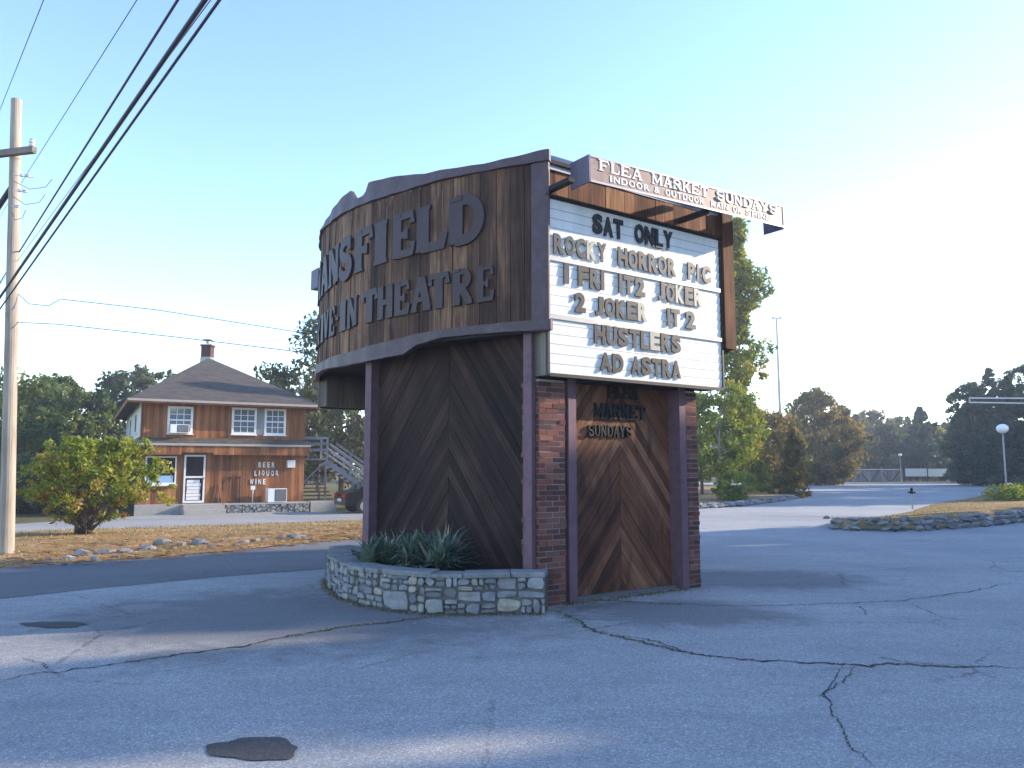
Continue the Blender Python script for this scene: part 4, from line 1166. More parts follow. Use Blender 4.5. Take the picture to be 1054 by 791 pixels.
wire('overhead_cable', 'lowest black overhead cable, rightmost where it leaves the top of the picture', through(0,318,14.0, 226,0,5.9,2), .014, group=GC)
wire('overhead_cable', 'hair-thin support wire running beside the thickest cable', through(20,266,14.2, 217,0,6.1,2), .0045, group=GC)
wire('power_line', 'thin power line leaving the insulator on the right end of the crossarm', through(43,155,14.2, 141,0,8.5,1), .006, group=GC)
wire('power_line', 'thin power line crossing the top left corner of the sky', through(-2,118,14.4, 45,0,9.0,1), .006, group=GC)
zA = AT(20, py, 305)
e1 = AT(345, 14.6, 347.5); e2 = AT(345, 14.6, 367.5)
wire('service_wire', 'upper thin service wire looping from the pole toward the marquee', [AT(19,py,303), AT(30,py,313), AT(50,py,315), AT(62,py,308), AT(160,14.0,319), AT(300,14.4,341), e1], .007, n=6, group='service wires to the marquee')
wire('service_wire', 'lower thin service wire passing in front of the store chimney', [AT(18,py,332), AT(60,py,334), AT(180,14.2,347), AT(300,14.5,361.5), e2], .008, n=6, group='service wires to the marquee')

# ------------------------------------------------------------------ rocks along the left verge
RG = 'loose rocks along the roadside verge'
rk = [(50,577,8,4),(72,574,9,5),(84,571,13,8,),(97,575,7,5),(108,569,14,7),(128,568,13,6),(150,565,15,6),(168,561,12,8),(178,564,7,4),(186,561,8,5),(205,560,14,7),(218,563,6,4),(243,561,5,3),(252,558,8,4),(262,557,9,5),(272,555,7,4),(290,553.5,11,4),(305,553,14,5),(318,554,7,3),(66,579,5,3),(120,572,6,3),(231,558,5,3)]
for i, (u, v, w_, h_) in enumerate(rk):
    x, y = G(u, v+2, .02); k = y/800
    m = MB(); rock_into(m, (0,0,0), w_*k*.95, w_*k*.65, h_*k*.8, 100+i, rz=random.uniform(-.4,.4), r=random.random())
    o = m.build('verge_rock', M['rock']); o.location = (x, y, g(x,y)+h_*k*.3+.02)
    lab = 'pale weathered rock lying loose in the leaf litter at the edge of the roadside verge'
    if i == 2: lab = 'bulky rounded rock in the row right of the roadside shrub'
    tag(o, lab, 'rock', RG)
# grass and leaves on the verge
pts = []; lo = resample([gl0]+grass_lo+[gl1], 300); hi = resample([gh0]+grass_hi+[gh1], 300)
lit = []
for i in range(17000):
    k = random.randrange(110, 300); f = random.random(); p = lo[k].lerp(hi[k], f)
    pts.append((p.x+random.gauss(0,.1), p.y, g(p.x,p.y)+.02+.06*sin(pi*f)**.5))
scatter_blades('verge_grass', pts, L['grass'], .011, .045, 'short dry orange grass covering the roadside verge', 'grass')
m = MB()
for i in range(6000):
    k = random.randrange(120, 300); f = abs(random.gauss(0,.22)); f = min(f, 1)-.05; p = lo[k].lerp(hi[k], f); z = g(p.x,p.y)+.02+(.06*sin(pi*f)**.5 if f > 0 else 0)+random.uniform(0,.03)
    a = random.uniform(0, 6.28); sz = random.uniform(.02,.045); q = [Vector((cos(a+j*pi/2)*sz, sin(a+j*pi/2)*sz*.7, random.uniform(-.01,.02))) for j in range(4)]
    m.face([Vector((p.x+random.gauss(0,.08), p.y, z))+w_ for w_ in q], r=random.random())
o = m.build('fallen_leaves', L['litter']); tag(o, 'brown and orange fallen leaves strewn along the edge of the verge', 'leaves', kind='stuff')

# ------------------------------------------------------------------ LIQUOR STORE
HL = AT(143, 31.5); HR = AT(313, 34.7); HL2 = (HL[0], HL[1]); hdv = Vector((HR[0]-HL[0], HR[1]-HL[1], 0)); HW = hdv.length; hd = hdv.normalized(); hb = Vector((-hd.y, hd.x, 0)); hn = -hb
HO = Vector((HL[0], HL[1], 0)); hp = (HL2, (hd.x, hd.y))
st = thing('liquor_store', 'two-storey brown wooden liquor store with hipped shingle roof and white-framed windows', 'building', loc=tuple(HO))
def HP(u, v): return WALL(u, v, *hp)
def hs(m, name, mat, parent=st, **k):
    o = m.build(name, mat, parent, **k)
    if parent is st: o.location = -st.location
    return o
HD = 12.0; ZE = HP(143, 412)[1]; ZF = HP(228, 518)[1]; ZM = HP(143,456)[1]
m = MB()
def hplanks(m, x0, x1, z0, z1, holes=()):
    x = x0
    while x < x1-.01:
        w_ = min(.16, x1-x); segs = [(z0, z1)]
        for (a, b, c, dd_) in holes:
            if a < x+w_/2 < b:
                ns = []
                for (p, q) in segs:
                    if c > p: ns.append((p, min(q, c)))
                    if dd_ < q: ns.append((max(p, dd_), q))
                segs = [s_ for s_ in ns if s_[1]-s_[0] > .01]
        for (p, q) in segs: m.box(HO, hd, hn, Z3, x+.003, x+w_-.003, -.02, .0+random.uniform(0,.004), p, q)
        x += w_
def rect(u0, v0, u1, v1):
    um = (u0+u1)/2; s0 = HP(u0, v0)[0]; s1 = HP(u1, v0)[0]; return s0, s1, HP(um, v1)[1], HP(um, v0)[1]
w1 = rect(172.9,418.6,199.2,446.7); w2 = rect(239,420,264.4,447.5); w3 = rect(272.5,421.2,294.5,448.2); dr_ = rect(190,468.5,211.8,515); lw = rect(150,470,182,499)
m = MB(); m.box(HO, hd, hn, Z3, .02, HW-.02, -HD+.02, -.022, ZF, ZE+.1, .5); hs(m, 'wall_core', M['house_wood'])
m = MB(); hplanks(m, 0, HW, ZM+.05, ZE, ()); hplanks(m, 0, HW, ZF, ZM+.045, ()); hs(m, 'front_cladding', M['house_wood'])
# left side: upper white, lower brown
m = MB(); x = .0
m.box(HO, hb, -hd, Z3, .35, HD, -.02, .015, ZM+.02, ZE, .6)
hs(m, 'side_cladding', M['whitepaint'])
m = MB(); plank_wall(m, HO, hb, -hd, 0, HD, ZF, ZM, .15, .16); hs(m, 'side_cladding', M['house_wood'])
m = MB(); plank_wall(m, HO, hb, -hd, 0, .35, ZM, ZE, .15, .18); hs(m, 'side_cladding', M['house_wood'])
for (a, b) in ((2.2,3.2), (6.4,7.4)):
    m = MB(); m.box(HO, hb, -hd, Z3, a, b, .0, .06, ZM+.45, ZE-.35, .5); f_ = hs(m, 'window', M['whitepaint'])
    m = MB(); m.box(HO, hb, -hd, Z3, a+.1, b-.1, .05, .065, ZM+.55, ZE-.45, .5); m.build('pane', M['darkglass'], f_)
# right side
m = MB(); plank_wall(m, HO+hd*HW, hb, hd, 0, HD, ZF, ZE, .15, .17); hs(m, 'side_cladding', M['house_wood'])
# roof: hipped, apex set back
ov = .55; zr = ZE+.02
c = [HO+hd*-ov+hn*ov, HO+hd*(HW+ov)+hn*ov, HO+hd*(HW+ov)+hb*(HD+ov), HO+hd*-ov+hb*(HD+ov)]
c = [Vector((p.x,p.y,zr)) for p in c]
apx = HO+hd*(HW/2)+hb*6.6; apx.z = tall(368.5, apx.y); ap2 = HO+hd*(HW/2)+hb*7.4; ap2.z = apx.z
m = MB()
def roofface(pts_, o, ex, up_):
    m.face(pts_, [((p-o).dot(ex), (p-o).dot(up_)) for p in pts_])
def upv(a, b, c_): e_ = (b-a).normalized(); q = c_-a; q = q-e_*q.dot(e_); return e_, q.normalized()
for pts_ in ([c[0], c[1], apx], [c[1], c[2], ap2, apx], [c[2], c[3], ap2], [c[3], c[0], apx, ap2]):
    e_, q_ = upv(pts_[0], pts_[1], pts_[2]); roofface(pts_, pts_[0], e_, q_)
m.face(list(reversed([p-Z3*.02 for p in c])))
rf = hs(m, 'roof', M['shingle'])
m = MB()
for a, b in ((0,1),(1,2),(2,3),(3,0)):
    e_ = (c[b]-c[a]); l_ = e_.length; e_.normalize(); o_ = Vector((e_.y, -e_.x, 0)); m.box(c[a], e_, o_, Z3, -.02, l_+.02, -.01, .03, -.16, .015, .8)
m.build('eave_board', M['house_wood'], rf)
m = MB(); e_ = (c[1]-c[0]).normalized(); m.box(c[0], e_, hn, Z3, -.02, (c[1]-c[0]).length+.02, .03, .11, -.09, .0, .5); m.build('gutter', M['concrete'], rf)
chp = apx+hd*-.05+hb*.1
m = MB(); m.b(chp.x-.24, chp.x+.24, chp.y-.24, chp.y+.24, apx.z-.6, apx.z+.56, .08); m.b(chp.x-.28, chp.x+.28, chp.y-.28, chp.y+.28, apx.z+.56, apx.z+.66, .02); ch = m.build('chimney', M['brick'], rf)
m = MB(); m.b(chp.x-.26, chp.x+.26, chp.y-.26, chp.y+.26, apx.z-.5, apx.z+.02, .4); m.build('flashing', M['metal_roof'], rf)
m = MB(); m.tube([chp+Z3*.74, chp+Z3*.9], .11, 8); m.b(chp.x-.2, chp.x+.2, chp.y-.2, chp.y+.2, apx.z+.9, apx.z+.94, .4); m.build('cowl', M['steel'], ch)
# middle shelf roof and fascia
m = MB()
P = lambda x, y, z: HO+hd*x+hn*y+Z3*z
za, zb2 = HP(143,450)[1], HP(143,457)[1]; zf1 = HP(143,468)[1]
m.face([P(-.35,.42,zb2), P(HW+.15,.42,zb2), P(HW+.05,0,za), P(-.05,0,za)], [(0,0),(7,0),(7,.5),(0,.5)])
m.face([P(-.35,.42,zb2), P(-.05,0,za), P(-.05,-HD,za), P(-.35,-HD,zb2)], [(0,0),(0,.5),(12,.5),(12,0)])
hs(m, 'shelf_roof', M['shingle'])
m = MB(); m.box(HO, hd, hn, Z3, -.37, HW+.17, .40, .45, zb2-.06, zb2+.03, .5); m.box(HO, hb, -hd, Z3, -.4, HD, .33, .37, zb2-.06, zb2+.03, .5); hs(m, 'drip_edge', M['concrete'])
m = MB(); xa, xb = HP(186,460)[0], HP(219,460)[0]
for (a, b, z0) in ((-.32, xa, zf1+.0), (xa, xb, zf1+.09), (xb, HW+.12, zf1)): 
    x = a
    while x < b-.01: w_ = min(.16, b-x); m.box(HO, hd, hn, Z3, x+.002, x+w_-.002, .36, .395, z0, zb2-.05); x += w_
m.box(HO, hb, -hd, Z3, -.36, HD, .28, .32, zf1, zb2-.06, .4)
hs(m, 'porch_fascia', M['house_wood'])
m = MB(); m.box(HO, hd, hn, Z3, -.3, HW+.1, .0, .36, zb2-.09, zb2-.06, .4); hs(m, 'porch_soffit', M['soffit'])
m = MB(); m.tube([P(.12,.3,ZE-.05), P(.12,.06,ZE-.2), P(.12,.05,za)], .035, 8); hs(m, 'downspout', M['house_wood'])
# windows
def sash(r, sashes=True, name='window', frame='whitepaint', mull=(3,4), ob=None):
    a, b, z0, z1 = r; m = MB(); fw = .09
    for q in ((a,a+fw,z0,z1), (b-fw,b,z0,z1), (a+fw,b-fw,z1-fw,z1), (a+fw,b-fw,z0,z0+fw)): m.box(HO, hd, hn, Z3, q[0], q[1], .0, .055, q[2], q[3], .5)
    m.box(HO, hd, hn, Z3, a-.04, b+.04, .0, .09, z0-.04, z0, .5)
    f_ = hs(m, name, M[frame]); ia, ib, ja, jb = a+fw, b-fw, z0+fw, z1-fw
    m = MB(); m.box(HO, hd, hn, Z3, ia, ib, .006, .02, ja, jb, .5); m.build('pane', M['glass'], f_)
    m = MB()
    zz = (ja+jb)/2; m.box(HO, hd, hn, Z3, ia, ib, .02, .045, zz-.03, zz+.03, .5)
    for i in range(1, mull[0]): x_ = ia+(ib-ia)*i/mull[0]; m.box(HO, hd, hn, Z3, x_-.014, x_+.014, .02, .035, ja, jb, .5)
    for i in range(1, mull[1]):
        if i*2 == mull[1]: continue
        z_ = ja+(jb-ja)*i/mull[1]; m.box(HO, hd, hn, Z3, ia, ib, .02, .034, z_-.014, z_+.014, .5)
    m.build('muntin', M['whitepaint'], f_); return f_
sash(w1); sash(w2); sash(w3)
m = MB(); m.box(HO, hd, hn, Z3, w2[1]+.005, w3[0]-.005, .0, .03, w2[2], w2[3], .5); hs(m, 'window_panel', M['grey_paint_wood'])
ac = rect(174.7,437.5,193.8,446.3); 
def ac_unit(r, d0, d1, name, root=True):
    m = MB(); m.box(HO, hd, hn, Z3, r[0], r[1], d0, d1, r[2], r[3], .5); o = m.build(name, M['aluminium'])
    m2 = MB(); xa_ = r[0]+(r[1]-r[0])*.38; zz = r[2]+.04
    while zz < r[3]-.05: m2.box(HO, hd, hn, Z3, xa_, r[1]-.05, d1+.002, d1+.012, zz, zz+.022, .5); zz += .045
    g_ = m2.build('grille', M['steel'], o)
    m3 = MB(); m3.box(HO, hd, hn, Z3, xa_-.02, r[1]-.03, d1-.001, d1+.004, r[2]+.03, r[3]-.03, .5); m3.build('grille_recess', M['black'], o)
    return o
tag(ac_unit(ac, .06, .42, 'air_conditioner'), 'white air conditioner sitting in the upper left window of the store', 'air conditioner')
a2 = rect(272.5,502.8,291.5,516.8)
tag(ac_unit((a2[0],a2[1],ZF+.02,a2[3]), .2, .75, 'heat_pump'), 'square white outdoor cooling unit standing below the WINE lettering', 'cooling unit')
# door
a, b, z0, z1 = dr_; z0 = ZF+.03
m = MB()
for q in ((a,a+.07,z0,z1), (b-.07,b,z0,z1), (a+.07,b-.07,z1-.07,z1), (a+.07,b-.07,z0,z0+.09), (a+.07,b-.07,z0+1.02,z0+1.10)): m.box(HO, hd, hn, Z3, q[0], q[1], .0, .06, q[2], q[3], .5)
dof = hs(m, 'door', M['whitepaint'])
m = MB(); m.box(HO, hd, hn, Z3, a+.07, b-.07, .005, .02, z0+.05, z1-.07, .5); m.build('pane', M['darkglass'], dof)
m = MB(); zz = z0+.12
for i in range(6):
    m.box(HO, hd, hn, Z3, a+.12+random.uniform(0,.04), b-.14-random.uniform(0,.06), .021, .026, zz, zz+.125, .5); zz += .14
m.build('paper_notice', M['whitepaint'], dof)
m = MB(); m.box(HO, hd, hn, Z3, b-.06, b-.03, .06, .11, z0+.95, z0+1.07, .5); m.build('handle', M['steel'], dof)
# lower left shop window
a, b, z0, z1 = lw; m = MB()
for q in ((a,a+.06,z0,z1), (b-.05,b,z0,z1), (a+.06,b-.05,z1-.05,z1), (a+.06,b-.05,z0,z0+.08)): m.box(HO, hd, hn, Z3, q[0], q[1], .0, .05, q[2], q[3], .5)
m.box(HO, hd, hn, Z3, a-.05, b+.04, .0, .16, z0-.06, z0, .5)
f_ = hs(m, 'window', M['whitepaint']); m = MB(); m.box(HO, hd, hn, Z3, a+.06, b-.05, .005, .02, z0+.06, z1-.05, .5); m.build('pane', M['darkglass'], f_)
m = MB(); m.box(HO, hd, hn, Z3, a+.1, b-.1, .02, .028, z0+.09, z0+.36, .5); m.build('shop_sign', M['bluecover'], f_)
# lettering
def hfn(x, z, dd_): return HO+hd*x+hn*dd_+Z3*z
for txt, u0, v0, u1, v1 in (('BEER',266,476,282.4,481.3), ('LIQUOR',262,484.6,286.7,489.9), ('WINE',257.3,493.3,273.4,498.8)):
    r = rect(u0,v0,u1,v1)
    for o in word(txt, hfn, r[0], r[1], r[2], r[3], .006, .03, M['white'], st, off=.02, gap=.75, name='wall_letter'): o.location = -st.location
r = rect(295.3,474,303,481.5); m = MB(); m.box(HO, hd, hn, Z3, r[0], r[1], .004, .2, r[2], r[3], .5); hs(m, 'vent_box', M['whitepaint'])
# pipes
m = MB(); x_, zt = HP(247,490); m.tube([P(x_,.05,ZF), P(x_,.05,zt)], .03, 8); m.tube([P(x_,.06,zt-.1), P(x_-.25,.06,zt+.03), P(x_-.42,.06,zt-.12), P(x_-.42,.06,zt-.5)], .02, 6); hs(m, 'wall_pipe', M['black'])
m = MB(); x_, zt = HP(224,499); m.tube([P(x_-.12,.1,ZF), P(x_,.05,zt), P(x_+.14,.1,ZF)], .022, 6); hs(m, 'hose_bracket', M['black'])
m = MB(); x_, zt = HP(259,503); m.tube([P(x_,.3,ZF), P(x_,.3,zt)], .02, 6); m.box(HO, hd, hn, Z3, x_-.09, x_+.09, .29, .32, zt-.05, zt+.12, .5); tag(m.build('stake_sign', M['whitepaint']), 'small white sign on a thin stake against the store wall', 'sign')
# foundation
m = MB(); s0 = HP(228,520)[0]; m.box(HO, hd, hn, Z3, s0, HW+.05, -.1, .9, ZF-.05, ZF+.0, .5); m.box(HO, hd, hn, Z3, -.1, s0, -.1, .25, -.6, ZF, .5); hs(m, 'footing_slab', M['concrete'])
m = MB(); m.box(HO, hd, hn, Z3, s0+.02, HW+.03, -.1, .85, -.6, ZF-.052, .5)
fw_ = hs(m, 'foundation', M['black']); m = MB()
for poly in cells(s0+.02, HW+.04, g(HL[0],HL[1])-.02, ZF-.055, .26, .10, .025): m.prism(rough_poly(poly,.008), lambda x, z, dd_: P(x, .85+dd_, z), -.02, random.uniform(.02,.06), random.random(), inset=.012)
m.build('stone_facing', M['stone'], fw_)
m = MB(); a, b = HP(186,520)[0], s0-.02
m.box(HO, hd, hn, Z3, a, b, .25, 1.0, -.5, ZF-.02, .5); m.box(HO, hd, hn, Z3, a, b, 1.0, 1.35, -.5, ZF-.2, .5); hs(m, 'door_step', M['concrete'])
# blocks beside
m = MB(); m.box(HO, hd, hn, Z3, HW+.12, HW+1.25, .2, .85, -.4, .12, .5); m.box(HO, hd, hn, Z3, HW+.14, HW+1.2, .25, .8, .12, .16, .5)
tag(m.build('concrete_block', M['concrete']), 'weathered concrete block between the stone foundation and the dark car', 'block')
# outside staircase
stc = thing('outdoor_staircase', 'grey wooden outdoor staircase climbing to a landing on the right side of the store', 'staircase', loc=tuple(HO+hd*HW))
def ss(m, name, mat): o = m.build(name, mat, stc); o.location = -stc.location; return o
zl = HP(320,472)[1]; Lx0, Lx1 = HW+.06, HW+1.25; Dep = 1.1; bk = -1.9
x_end = HW+4.6; z_end = -.2
dirs = Vector((hd.x*(x_end-Lx1), hd.y*(x_end-Lx1), z_end-zl)); sl = dirs.length; dirs.normalize(); nrm = dirs.cross(hn).normalized()
nrm = nrm if nrm.z > 0 else -nrm
m = MB(); m.box(HO, hd, hn, Z3, Lx0, Lx1, bk, bk+Dep, zl-.06, zl); ss(m, 'landing', M['grey_paint_wood'])
for yy in (bk, bk+Dep-.05):
    m = MB(); o_ = P(Lx1, yy, zl)
    m.box(o_, dirs, hn, nrm, 0, sl, 0, .05, -.24, -.02); ss(m, 'stringer', M['grey_paint_wood'])
    m = MB()
    for h_ in (.95, .68, .40): m.box(o_, dirs, hn, nrm, -.05, sl, .052, .085, h_*.85-.05, h_*.85+.05)
    for h_ in (.95,.68,.40): m.box(HO, hd, hn, Z3, Lx0, Lx1+.03, yy+.052, yy+.085, zl+h_-.05, zl+h_+.05)
    ss(m, 'rail', M['grey_paint_wood'])
    for t_ in (0, .33, .66, 1): 
        m = MB(); q = o_+dirs*sl*t_; m.box(Vector((q.x,q.y,0)), hd, hn, Z3, -.05, .05, 0, .05, q.z-.1, q.z+1.0); ss(m, 'rail_post', M['grey_paint_wood'])
    m = MB(); m.box(HO, hd, hn, Z3, Lx0, Lx0+.08, yy, yy+.05, -.3, zl+1.0); ss(m, 'landing_post', M['grey_paint_wood'])
    m = MB(); m.box(HO, hd, hn, Z3, Lx1-.1, Lx1-.02, yy+.001, yy+.051, -.3, zl-.05); ss(m, 'landing_post', M['grey_paint_wood'])
for i in range(14):
    t_ = (i+.5)/14; q = P(Lx1, bk+.05, zl)+dirs*sl*t_; m = MB(); m.box(q, hd, hn, Z3, -.13, .13, 0, Dep-.1, -.05, 0); ss(m, 'tread', M['grey_paint_wood'])
m = MB(); m.tube([P(Lx1-.05, bk+Dep, zl-.1), P(Lx0+.1, bk+Dep, zl-1.1)], .04, 5); ss(m, 'brace', M['grey_paint_wood'])
# stacked lumber / steps below (sunlit boards)
lum = MB()
for j in range(5): lum.box(HO, hd, hn, Z3, HW+.1-.05*j, HW+1.3-.12*j+.3, -1.2+.25*j*.3, -.9+.1*j, .25+.17*j-.1, .25+.17*j-.04)
for j in range(4): lum.box(HO, hd, hn, Z3, HW+.12, HW+.2, -1.1, -.98, -.2, .9)
tag(lum.build('lumber_rack', M['house_wood']), 'low rack of reddish boards stacked under the outdoor staircase', 'lumber rack')

# ------------------------------------------------------------------ car
def car(loc, rz):
    o = thing('parked_car', 'black car with red tail lights parked at the foot of the outdoor staircase', 'car', None, loc, rz)
    prof_ = [(-2.1,.35),(-2.12,.62),(-2.02,.88),(-1.5,.96),(-.95,1.38),(.35,1.42),(1.0,1.02),(1.85,.86),(2.12,.66),(2.15,.35)]
    m = MB(); secs = [(-.86,.0),(-.9,.0),(.9,0),(.86,0)]
    def off(p, y):
        k = 1 if p[1] < 1.0 else .80
        return (p[0], y*k, p[1])
    n = len(prof_)
    for i in range(n-1): m.face([off(prof_[i],-.88), off(prof_[i+1],-.88), off(prof_[i+1],.88), off(prof_[i],.88)], r=.5)
    for y in (-.88,.88): m.face([off(p,y) for p in prof_[:4]+prof_[6:]] if 0 else [off(p, y) for p in (prof_ if y < 0 else prof_[::-1])])
    m.face([off(prof_[0],-.88), off(prof_[0],.88), off(prof_[-1],.88), off(prof_[-1],-.88)])
    m.build('body', M['carpaint'], o)
    m = MB()
    for sy in (-1,1): m.face([(-1.35,sy*.885,.98),(-.9,sy*.73,1.33),(.3,sy*.73,1.36),(.85,sy*.885,1.0)])
    m.face([(-1.53,-.72,.985),(-.98,-.62,1.375),(-.98,.62,1.375),(-1.53,.72,.985)]); m.face([(.98,.72,1.045),(.4,.62,1.405),(.4,-.62,1.405),(.98,-.72,1.045)])
    for v_ in range(len(m.v)): m.v[v_] = (m.v[v_][0]*1.005, m.v[v_][1]*1.012, m.v[v_][2]+.004)
    m.build('window', M['darkglass'], o)
    for x in (-1.32,1.35):
        for sy in (-1,1):
            m = MB(); m.tube([(x,sy*.70,.32),(x,sy*.90,.32)], .32, 20); wh = m.build('wheel', M['tyre'], o)
            m = MB(); m.tube([(x,sy*.90,.32),(x,sy*.912,.32)], .2, 12); m.build('rim', M['steel'], wh)
    for sy in (-1,1):
        m = MB(); m.b(-2.13,-2.05, sy*.62-.17, sy*.62+.17, .66,.82); m.build('tail_light', M['taillight'], o)
    m = MB(); m.b(-2.135,-2.12,-.25,.25,.5,.62); m.build('licence_plate', M['whitepaint'], o)
    return o
cx_, cy_ = AX(362, 33.5); car((cx_+1.6, cy_, -.27), R_(28))

# ------------------------------------------------------------------ right: islands, rock edging, trees
def island(name, front, back, h, mat, label=None):
    return ribbon(name, M[mat], front, back, .02, 60, 12, .02, h)
fr = [G(858,545), G(885,547), G(930,547.5), G(975,545), G(1020,541), G(1060,537), (22,26.5), (34,30)]
bk_ = [G(866,536), G(900,534), G(935,528), G(962,519), G(1000,513), G(1025,507), (24,38), (36,42)]
fr2 = [(p[0]+.05, p[1]+.3) for p in fr]
ribbon('grass_island', M['drygrass'], fr2, bk_, .02, 70, 12, .02, .27)
ir = thing('rock_edging', 'low dry-stacked grey rock edging along the front of the right-hand grass island', 'rock wall', loc=(fr[2][0], fr[2][1], 0))
FR = resample(fr, 260); m = MB(); rr = random.Random(9)
for i in range(0, 260, 3):
    p = FR[i]
    for j, (zz, oy) in enumerate(((.07,-.02),(.19,.10),(.29,.2))):
        if j == 2 and rr.random() < .25: continue
        sx = rr.uniform(.11,.24); rock_into(m, (p.x+rr.uniform(-.1,.1)-ir.location.x, p.y+oy-ir.location.y, zz), sx, sx*.8, rr.uniform(.06,.10), rr.randrange(9999), rz=rr.uniform(-.5,.5), r=rr.random(), tilt=rr.uniform(-.25,.25))
m.build('stacked_rocks', M['rock'], ir)
pts = []; lo = resample(fr2, 200); hi = resample(bk_, 200)
for i in range(9000):
    k = random.randrange(0, 150); f = random.random(); p = lo[k].lerp(hi[k], f); pts.append((p.x, p.y, .02+.26*(1-f)*min(1, f*9)))
scatter_blades('island_grass', pts, L['grass'], .012, .04, 'dry golden grass on the right-hand island', 'grass')
# mid island
fr3 = [G(690,526), G(719,524), G(760,521.5), G(800,516.5), G(826,512), G(832,510)]; bk3 = [G(680,500), G(719,499), G(770,500), G(800,502), G(826,506.5), G(832,509)]
ribbon('tree_island', M['drygrass'], fr3, bk3, .02, 50, 12, .03, .22)
m = MB(); F3 = resample(fr3[:5], 90); ir2 = thing('rock_edging', 'rubble edging of pale rocks round the tree island behind the marquee', 'rock wall', loc=(F3[0].x, F3[0].y, 0))
for i in range(90):
    p = F3[i]
    for j in range(2):
        sx = rr.uniform(.12,.32); rock_into(m, (p.x+rr.uniform(-.15,.15)-ir2.location.x, p.y+.1+j*.3-ir2.location.y, .06+.07*j), sx, sx*.8, rr.uniform(.06,.13), rr.randrange(9999), r=rr.random())
m.build('stacked_rocks', M['rock'], ir2)

def placed(u, Y, vtop, **k):
    x, y = AX(u, Y); return x, y, tall(vtop, Y)-g(x,y)
GI = 'trees on the island behind the marquee'
x, y, H = placed(765, 42, 228)
tree('slender_tree', 'tall slender yellow-green tree with a pale trunk just right of the letter board', x, y, H, 3.5, 'column', H*.12, 'yellow', 'palebark', n=380, per=85, size=.10, crad=.44, tr=.13, seed=41, limbs=26, group=GI)
x, y, H = placed(742, 40, 395)
tree('broadleaf_tree', 'lime-green tree with crooked grey trunk between the brick pillar and the slender tree', x-.2, y, H, 4.2, 'round', H*.22, 'lime', 'palebark', n=120, per=75, size=.085, crad=.38, tr=.10, seed=42, limbs=14, group=GI, lean=(.3,0))
x, y, H = placed(722, 43, 408)
tree('broadleaf_tree', 'yellowing tree half hidden behind the right brick pillar', x, y, H, 3.6, 'round', H*.2, 'lime', 'bark', n=110, per=70, size=.09, crad=.36, tr=.1, seed=43, limbs=12, group=GI)
x, y, H = placed(790, 52, 425)
tree('broadleaf_tree', 'rust-tinted tree between the slender tree and the small pine', x, y, H, 5.2, 'round', H*.08, 'rust', 'bark', n=230, per=75, size=.10, crad=.42, tr=.1, seed=44, group=GI)
x, y, H = placed(782, 47, 468)
tree('conifer_shrub', 'pale green bushy conifer behind the bright green bush', x, y, H, 2.4, 'cone', .1, 'yellow', n=80, per=60, size=.07, crad=.3, tr=.05, seed=45, group=GI, cat='shrub')
x, y, H = placed(817, 43, 442)
tree('small_pine', 'small conical pine at the right tip of the tree island', x, y, H, 2.7, 'cone', .05, 'rust', n=230, per=70, size=.055, crad=.24, tr=.07, seed=46, group=GI, tone=None)
x, y, H = placed(755, 35.5, 487)
tree('round_bush', 'bright green low bush at the foot of the slender tree', x, y, H, 1.6, 'round', .1, 'lime', n=70, per=60, size=.06, crad=.22, tr=.03, seed=47, cat='bush')
# lamp post bush right
x, y = G(1036, 514, .2)
tree('round_bush', 'low green bush around the foot of the globe lamp post', x+.3, y, .75, 2.6, 'round', .1, 'lime', n=60, per=60, size=.05, crad=.26, tr=.02, seed=48, cat='bush')
x2, y2 = G(1050, 510, .2)
tree('round_bush', 'pale weedy bush behind the globe lamp post at the right edge', x2+.6, y2+.6, .8, 2.4, 'round', .1, 'yellow', n=50, per=50, size=.05, crad=.26, tr=.02, seed=49, cat='bush')
# large rounded tree
x, y, H = placed(843, 74, 405)
tree('maple_tree', 'large rounded tree turning orange on its sunlit right side', x, y, H, 8.2, 'dome', .3, 'rust', n=380, per=85, size=.14, crad=.55, tr=.2, seed=51, squash=1.0)
# far wood
FW = 'trees of the far wood line'
kinds = [('green','round'),('olive','pine'),('olive','round'),('green','pine'),('dark','dome')]
far = [(872,118,432),(884,104,428),(897,112,424),(908,126,434),(916,108,438),(929,120,430),(937,132,440),(962,112,440),(975,124,436),(988,118,430),(866,128,440),(1000,135,428)]
desc = ['green crown just right of the orange maple','second crown right of the maple, behind the fence','pale crown above the wooden fence','dark hill-top crown beyond the fence','crown above the middle of the fence','olive crown above the right end of the fence','low crown left of the pointed spruce','yellow-green tree right of the pointed spruce','crown above the right end of the white barrier','last crown before the dark pine wood','crown peeping over the shoulder of the maple','farthest crown behind the edge of the pine wood']
for i, ((u, Y, v), ds) in enumerate(zip(far, desc)):
    x, y = AX(u, Y); mat, kd = kinds[i % 5]
    if i == 7: mat = 'yellow'
    tree('woodland_tree', ds, x, y, tall(v, Y), 6.5, kd, .3, mat, n=190, per=60, size=.18, crad=.52, tr=.2, seed=60+i, limbs=3, group=FW, squash=1)
for i, (u, v) in enumerate([(700,440),(735,444),(770,438),(805,442),(835,440),(868,437),(893,434),(918,440),(943,438),(968,441),(992,436),(1016,430)]):
    x, y = AX(u, 148+6*(i % 3))
    tree('woodland_tree', 'hazy tree in the farthest row closing the gaps of the wood line', x, y, tall(v, y), 10.5, 'dome', .2, ('olive','green','olive')[i % 3], n=150, per=50, size=.30, crad=.95, tr=.2, seed=120+i, limbs=2, group='farthest row of woodland trees', squash=1)
hid = None
